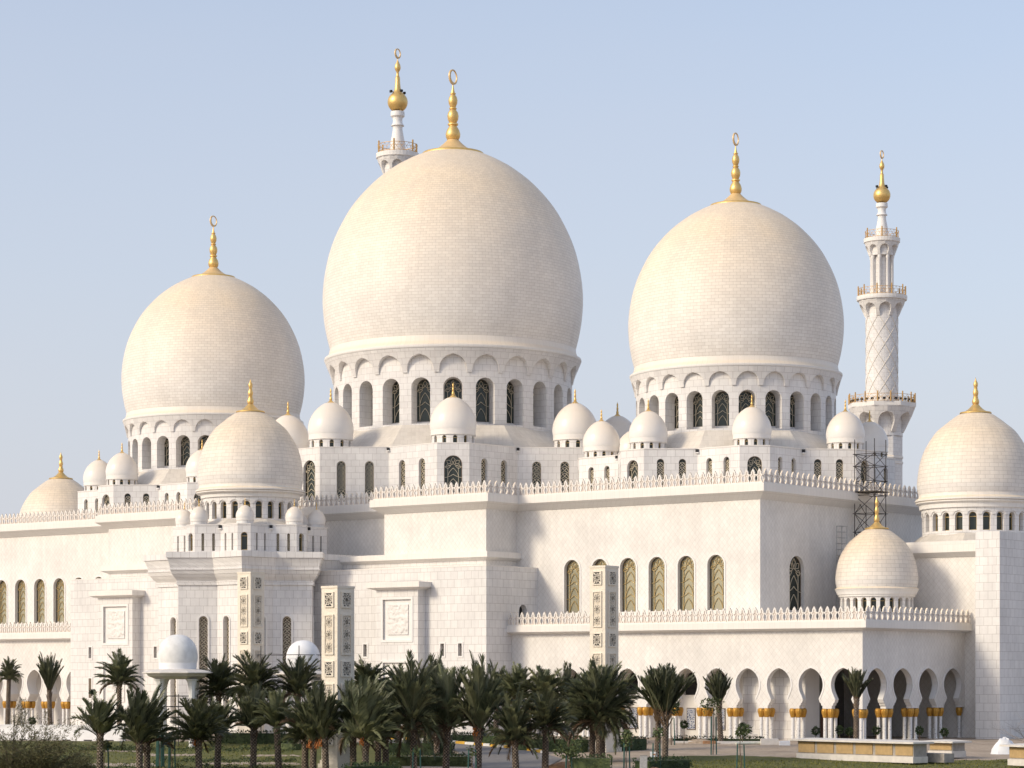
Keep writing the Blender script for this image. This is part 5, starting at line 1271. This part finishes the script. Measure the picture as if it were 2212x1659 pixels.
sapling('staked sapling with a rounded crown in the sand before the arcade columns', 1540, 1508, 1630, 0.75, 3, hst=0.68)
sapling('tree with drooping dark foliage beside the bound palms', 1450, 1500, 1610, 0.95, 2, leaf='hedge', hst=0.55, dens=620)
sapling('staked sapling at the lawn edge before the two blind arches', 1600, 1562, 1662, 0.55, 2, hst=0.55)
sapling('thin sapling with two stakes right of the bound palms', 1352, 1578, 1668, 0.6, 3, hst=0.72)
sapling('bushy staked sapling left of the three-trunk palm clump', 1227, 1590, 1670, 0.9, 3, hst=0.5, dens=420)
sapling('sparse sapling with two green stakes left of the bound palms', 1418, 1570, 1668, 0.45, 2, hst=0.65, dens=120)
sapling('cluster of green stakes under the palms on the left lawn', 346, 1573, 1658, 0.5, 6, hst=0.9, dens=90)
sapling('pair of green stakes right of the stake cluster on the left lawn', 370, 1575, 1662, 0.5, 3, hst=0.9, dens=120)
sapling('staked shoot beside the first front palm', 226, 1598, 1668, 0.45, 2, hst=0.85, dens=140)
sapling('short green stakes in the shrubs left of the road', 900, 1610, 1672, 0.4, 2, hst=0.9, dens=60)
sapling('green stakes at the road edge beside the seventeenth front palm', 1020, 1612, 1672, 0.35, 2, hst=0.9, dens=50)
sapling('thin young palm-like sapling before the left slit window', 198, 1488, 1590, 0.35, 0, leaf='hedge', dens=150)
# clipped pot shrubs by the columns
def pot_shrub(label, xn, yn, D, s=0.36):
    p = pd(xn/1.3562, HZ, D); zc = pd(xn/1.3562, yn/1.3562, D).z; z0 = FLOOR if False else min(tz_at(p), FLOOR)
    T = thing('round_shrub', label, 'shrub', (p.x, p.y, z0), 0, 'clipped shrubs by the arcade'); r = random.Random(int(xn))
    m = MB(); m.tube((0, 0, 0), (0, 0, zc-z0), 0.035, 'bark', 5); obj('stem', m.mesh('stem'), T); lf = MB()
    def f(rr):
        v = Vector((rr.gauss(0, 1), rr.gauss(0, 1), rr.gauss(0, 1))).normalized(); return v*s*rr.uniform(0.6, 1.05)+Vector((0, 0, zc-z0)), v
    leaf_cloud(lf, f, 240, 0.16, 0.09, 'hedge', int(xn)); obj('foliage', lf.mesh('foliage', merge=False), T)
for xn, yn, lb in ((2390, 2141, 'clipped round shrub before the eighth column cluster, left end of the planter'), (2460, 2139, 'clipped round shrub under the corner arch, left of the lone palm'), (2488, 2143, 'small clipped shrub touching the lone palm on its left'), (2567, 2140, 'clipped round shrub just right of the lone palm'), (2694, 2140, 'straggly shrub before the dark doorway of the side arcade'), (2766, 2145, 'clipped shrub beside the last pair of side columns'),
                   (2175, 2130, 'small round-headed shrub before the first blind arch'), (2004, 2122, 'flat-topped shrub below the blue tile screen'), (1644, 2128, 'cloud-pruned shrub left of the slim palm'), (1717, 2126, 'dark round shrub left of the three-trunk palm clump'), (1440, 2125, 'leafy shrub before the lower block corner'), (95, 2112, 'round green shrub before the left arcade columns')):
    pot_shrub(lb, xn, yn, 240 if xn > 1500 else 258)

# ---------------------------------------------------------------- low garden structures
def planter(label, p0, p1, h, dep, npan, z0, cap=0.35):
    d = Vector((p1.x-p0.x, p1.y-p0.y, 0)); l = d.length; th = atan2(d.y, d.x)
    T = thing('planter_wall', label, 'planter', (p0.x, p0.y, z0), th, 'unfinished stone planter walls')
    m = MB(); m.box(0.02, l-0.02, 0.05, dep, 0, 0.52, 'slab'); obj('plinth', m.mesh('plinth'), T)
    m = MB(); m.box(0.08, l-0.08, 0.18, dep-0.1, 0.52, h-0.22, 'concrete'); obj('core', m.mesh('core'), T)
    w_ = l/npan
    for i in range(npan):
        m = MB(); m.box(i*w_+0.20, (i+1)*w_-0.14, 0.12, 0.20, 0.62, h-0.28, 'sandstone'); obj('panel', m.mesh('panel'), T)
    m = MB(); a = [(-cap*1.5, -cap, h-0.22), (l+cap, -cap, h-0.22), (l+cap, dep+cap, h-0.22), (-cap*1.5, dep+cap, h-0.22)]; b = [(x, y, h-0.08) for x, y, z in a]; c = [(0.9, 0.5, h+0.04), (l-1.0, 0.5, h+0.04), (l-1.0, dep-0.4, h+0.04), (0.9, dep-0.4, h+0.04)]
    m.grid([a, b, c], 'slab', closed=True); m.face(c, 'slab'); m.face(a[::-1], 'slab'); obj('coping', m.mesh('coping'), T)
    return T
p0 = pd(1719, HZ, 219); p1 = pd(1972, HZ, 208.5)
planter('long low planter with beige panels and pale sloping coping before the corner arcade', p0, p1, 1.83, 1.9, 6, -0.97)
p0 = pd(2003, HZ, 219); p1 = pd(2056, HZ, 217)
planter('short beige planter section just right of the long planter', p0, p1, 1.45, 2.0, 1, -0.75)
p0 = pd(2175, HZ, 205); p1 = pd(2290, HZ, 199)
planter('beige planter cut off by the right edge of the picture', p0, p1, 1.75, 2.4, 2, -1.0)
m = MB(); m.box(-1.6, 1.6, -0.6, 0.6, 0, 0.75, 'concrete'); p = pd(2020, HZ, 211); tag(obj('concrete_block', m.mesh('concrete_block'), None, (p.x, p.y, -0.95), rad(-15)), 'grey concrete block at the right end of the long planter', 'block')
p = pd(2162, HZ, 213); mb = MB(); rn = random.Random(4)
for i in range(9):
    for j in range(12): pass
def heap(name, label, cat, px, D, rx, ry, h, mat, seed, z=None):
    p = pd(px, HZ, D); r = random.Random(seed); mb = MB(); rows = []
    for i in range(9):
        t = i/8; row = []
        for j in range(20):
            a = 2*pi*j/20; k = (1-t)*(1+r.uniform(-.14, .14)); row.append((rx*k*cos(a), ry*k*sin(a), h*(1-(1-t)**2.6)*(1+r.uniform(-.12, .12))))
        rows.append(row)
    mb.grid(rows, mat, closed=True); return tag(obj(name, mb.mesh(name, 50), None, (p.x, p.y, (tz_at(p) if z is None else z)-0.05), YAW), label, cat)
M['redsand'] = simple('reddish excavated sand', (0.46, 0.25, 0.13), 0.95, 0, 0.2, 4)
heap('sheeting_pile', 'crumpled white plastic sheeting heaped behind the right-edge planter', 'sheeting', 2170, 213, 1.15, 0.8, 1.35, 'white', 3, -0.3)
heap('sand_heap', 'reddish sand heap at the bottom edge left of the bound palms', 'sand heap', 1230, 199, 2.2, 1.4, 0.75, 'redsand', 5)
heap('sand_heap', 'small reddish sand heap at the bottom edge beside the right stakes', 'sand heap', 1405, 196, 1.0, 0.8, 0.5, 'redsand', 6)
heap('earth_mound', 'low brown earth mound by the foot of the arcade steps', 'earth mound', 1510, 243, 1.6, 0.7, 0.4, 'sand', 7)
# white site wall, left
p0, p1 = pd(-40, HZ, 252), pd(268, HZ, 247); d = Vector((p1.x-p0.x, p1.y-p0.y, 0)); th = atan2(d.y, d.x)
T = thing('site_wall', 'low white site wall behind the feathery shrubs on the left', 'wall', (p0.x, p0.y, -0.68), th)
m = MB(); m.box(0, d.length, 0, 0.35, 0, 2.0, 'white'); obj('wall_body', m.mesh('wall_body'), T)
m = MB(); m.box(-0.05, d.length+0.05, -0.06, 0.41, 2.0, 2.1, 'white'); obj('coping', m.mesh('coping'), T)
for k in range(5):
    m = MB(); m.box(-0.45, 0.45, -0.03, 0.02, 0, 0.1, 'dark'); obj('slot', m.mesh('slot'), T, (d.length*(0.3+0.15*k), 0, 0.55))
# kerbs, pipes and blocks left by the builders along the sand
def lowbox(name, label, cat, x0, x1, y, h, dep, mat, bevel=0.04):
    a, _ = pg(x0, y); b, _ = pg(x1, y); d = Vector((b.x-a.x, b.y-a.y, 0)); l = d.length
    m = MB(); e = bevel
    A = [(0, 0), (l, 0), (l, dep), (0, dep)]; B = [(e, e), (l-e, e), (l-e, dep-e), (e, dep-e)]
    m.grid([[(x, y_, 0) for x, y_ in A], [(x, y_, h-e) for x, y_ in A], [(x, y_, h) for x, y_ in B]], mat, closed=True); m.face([(x, y_, h) for x, y_ in B], mat)
    return tag(obj(name, m.mesh(name), None, (a.x, a.y, tz_at(a)-0.03), atan2(d.y, d.x)), label, cat)
lowbox('kerb_stone', 'long pale kerb stone edging the dark shrub strip before the arcade', 'kerb', 1456, 1651, 1605, 0.2, 0.4, 'slab')
lowbox('stone_block', 'pale rough stone block near the left end of the long planter', 'block', 1644, 1682, 1609, 0.62, 0.8, 'slab')
lowbox('stone_block', 'smaller white stone block just left of the long planter', 'block', 1684, 1707, 1610, 0.45, 0.7, 'white')
lowbox('brick_stack', 'small stack of reddish bricks on the sand by the staked sapling', 'bricks', 1519, 1546, 1606.5, 0.3, 0.6, 'redsand')
lowbox('stone_block', 'flat pale slab lying on the sand right of the brick stack', 'block', 1558, 1600, 1607.5, 0.2, 0.7, 'slab')
lowbox('utility_box', 'beige utility box at the foot of the arcade before the blind arch', 'box', 1613, 1637, 1598.5, 0.62, 0.5, 'slab')
a, _ = pg(1590, 1609); b, _ = pg(1648, 1608); m = MB(); m.tube((0, 0, 0.14), (b.x-a.x, b.y-a.y, 0.14), 0.13, 'stake', 10)
M['stakepale'] = simple('pale green pipe', (0.58, 0.60, 0.52), 0.6, 0, 0.15, 4)
m.mats = ['stakepale']; tag(obj('pipe', m.mesh('pipe', 40), None, (a.x, a.y, tz_at(a))), 'pale green pipe lying along the sand before the arcade', 'pipe')
# small notice on a post
p, D = pg(1412, 1668); T = thing('notice_board', 'small white notice board on a grey post at the foot of the bound palms', 'sign', (p.x, p.y, tz_at(p)), YAW)
m = MB(); m.tube((0, 0.05, 0), (0, 0.05, 1.5), 0.04, 'steelpale', 6); obj('post', m.mesh('post'), T)
m = MB(); m.box(-0.28, 0.28, 0, 0.04, 1.2, 1.6, 'white'); m.box(-0.12, 0.12, -0.012, 0, 1.33, 1.45, 'redsand'); obj('board', m.mesh('board'), T)
m = MB(); m.box(-0.28, 0.28, -0.2, 0.2, 0, 1.35, 'steelpale'); m.box(-0.31, 0.31, -0.23, 0.23, 1.35, 1.42, 'concrete'); p, D = pg(1390, 1670)
tag(obj('utility_cabinet', m.mesh('utility_cabinet'), None, (p.x, p.y, tz_at(p)), YAW), 'grey utility cabinet among the low shrubs left of the notice board', 'cabinet')

def bare_tree(label, px, D, zs, seed):
    p = pd(px, HZ, D); g = tz_at(p)-0.1; T = thing('bare_tree', label, 'tree', (p.x, p.y, g)); r = random.Random(seed); mb = MB()
    M['twig'] = M.get('twig') or simple('grey dry twig', (0.30, 0.26, 0.24), 0.9, 0, 0.2, 8)
    mb.tube((0, 0, 0), (0.05, 0, 3.2), 0.09, 'twig', 6, 0.06); obj('trunk', mb.mesh('trunk'), T); mb = MB()
    def grow(q, d, l, w_, n):
        for k in range(3):
            e = q+d*l/3; mb.tube(q, e, w_, 'twig', 4, w_*0.8); q = e; w_ *= 0.8; d = (d+Vector((r.gauss(0, .18), r.gauss(0, .18), r.gauss(0, .12)))).normalized()
            if n > 0:
                for _ in range(2): grow(q, (d+Vector((r.gauss(0, .6), r.gauss(0, .6), r.gauss(0.15, .4)))).normalized(), l*0.55, w_*0.6, n-1)
    for i in range(7):
        a = 2*pi*i/7+r.random(); z = r.uniform(1.4, 3.2); grow(Vector((0.03, 0, z)), Vector((cos(a), sin(a), r.uniform(0.5, 1.4))).normalized(), r.uniform(1.6, 2.6)*zs, 0.03, 2)
    obj('branches', mb.mesh('branches', merge=False), T)
bare_tree('leafless grey tree whose twigs reach in over the shaded wall at the right edge', 2228, 200, 1.0, 4)
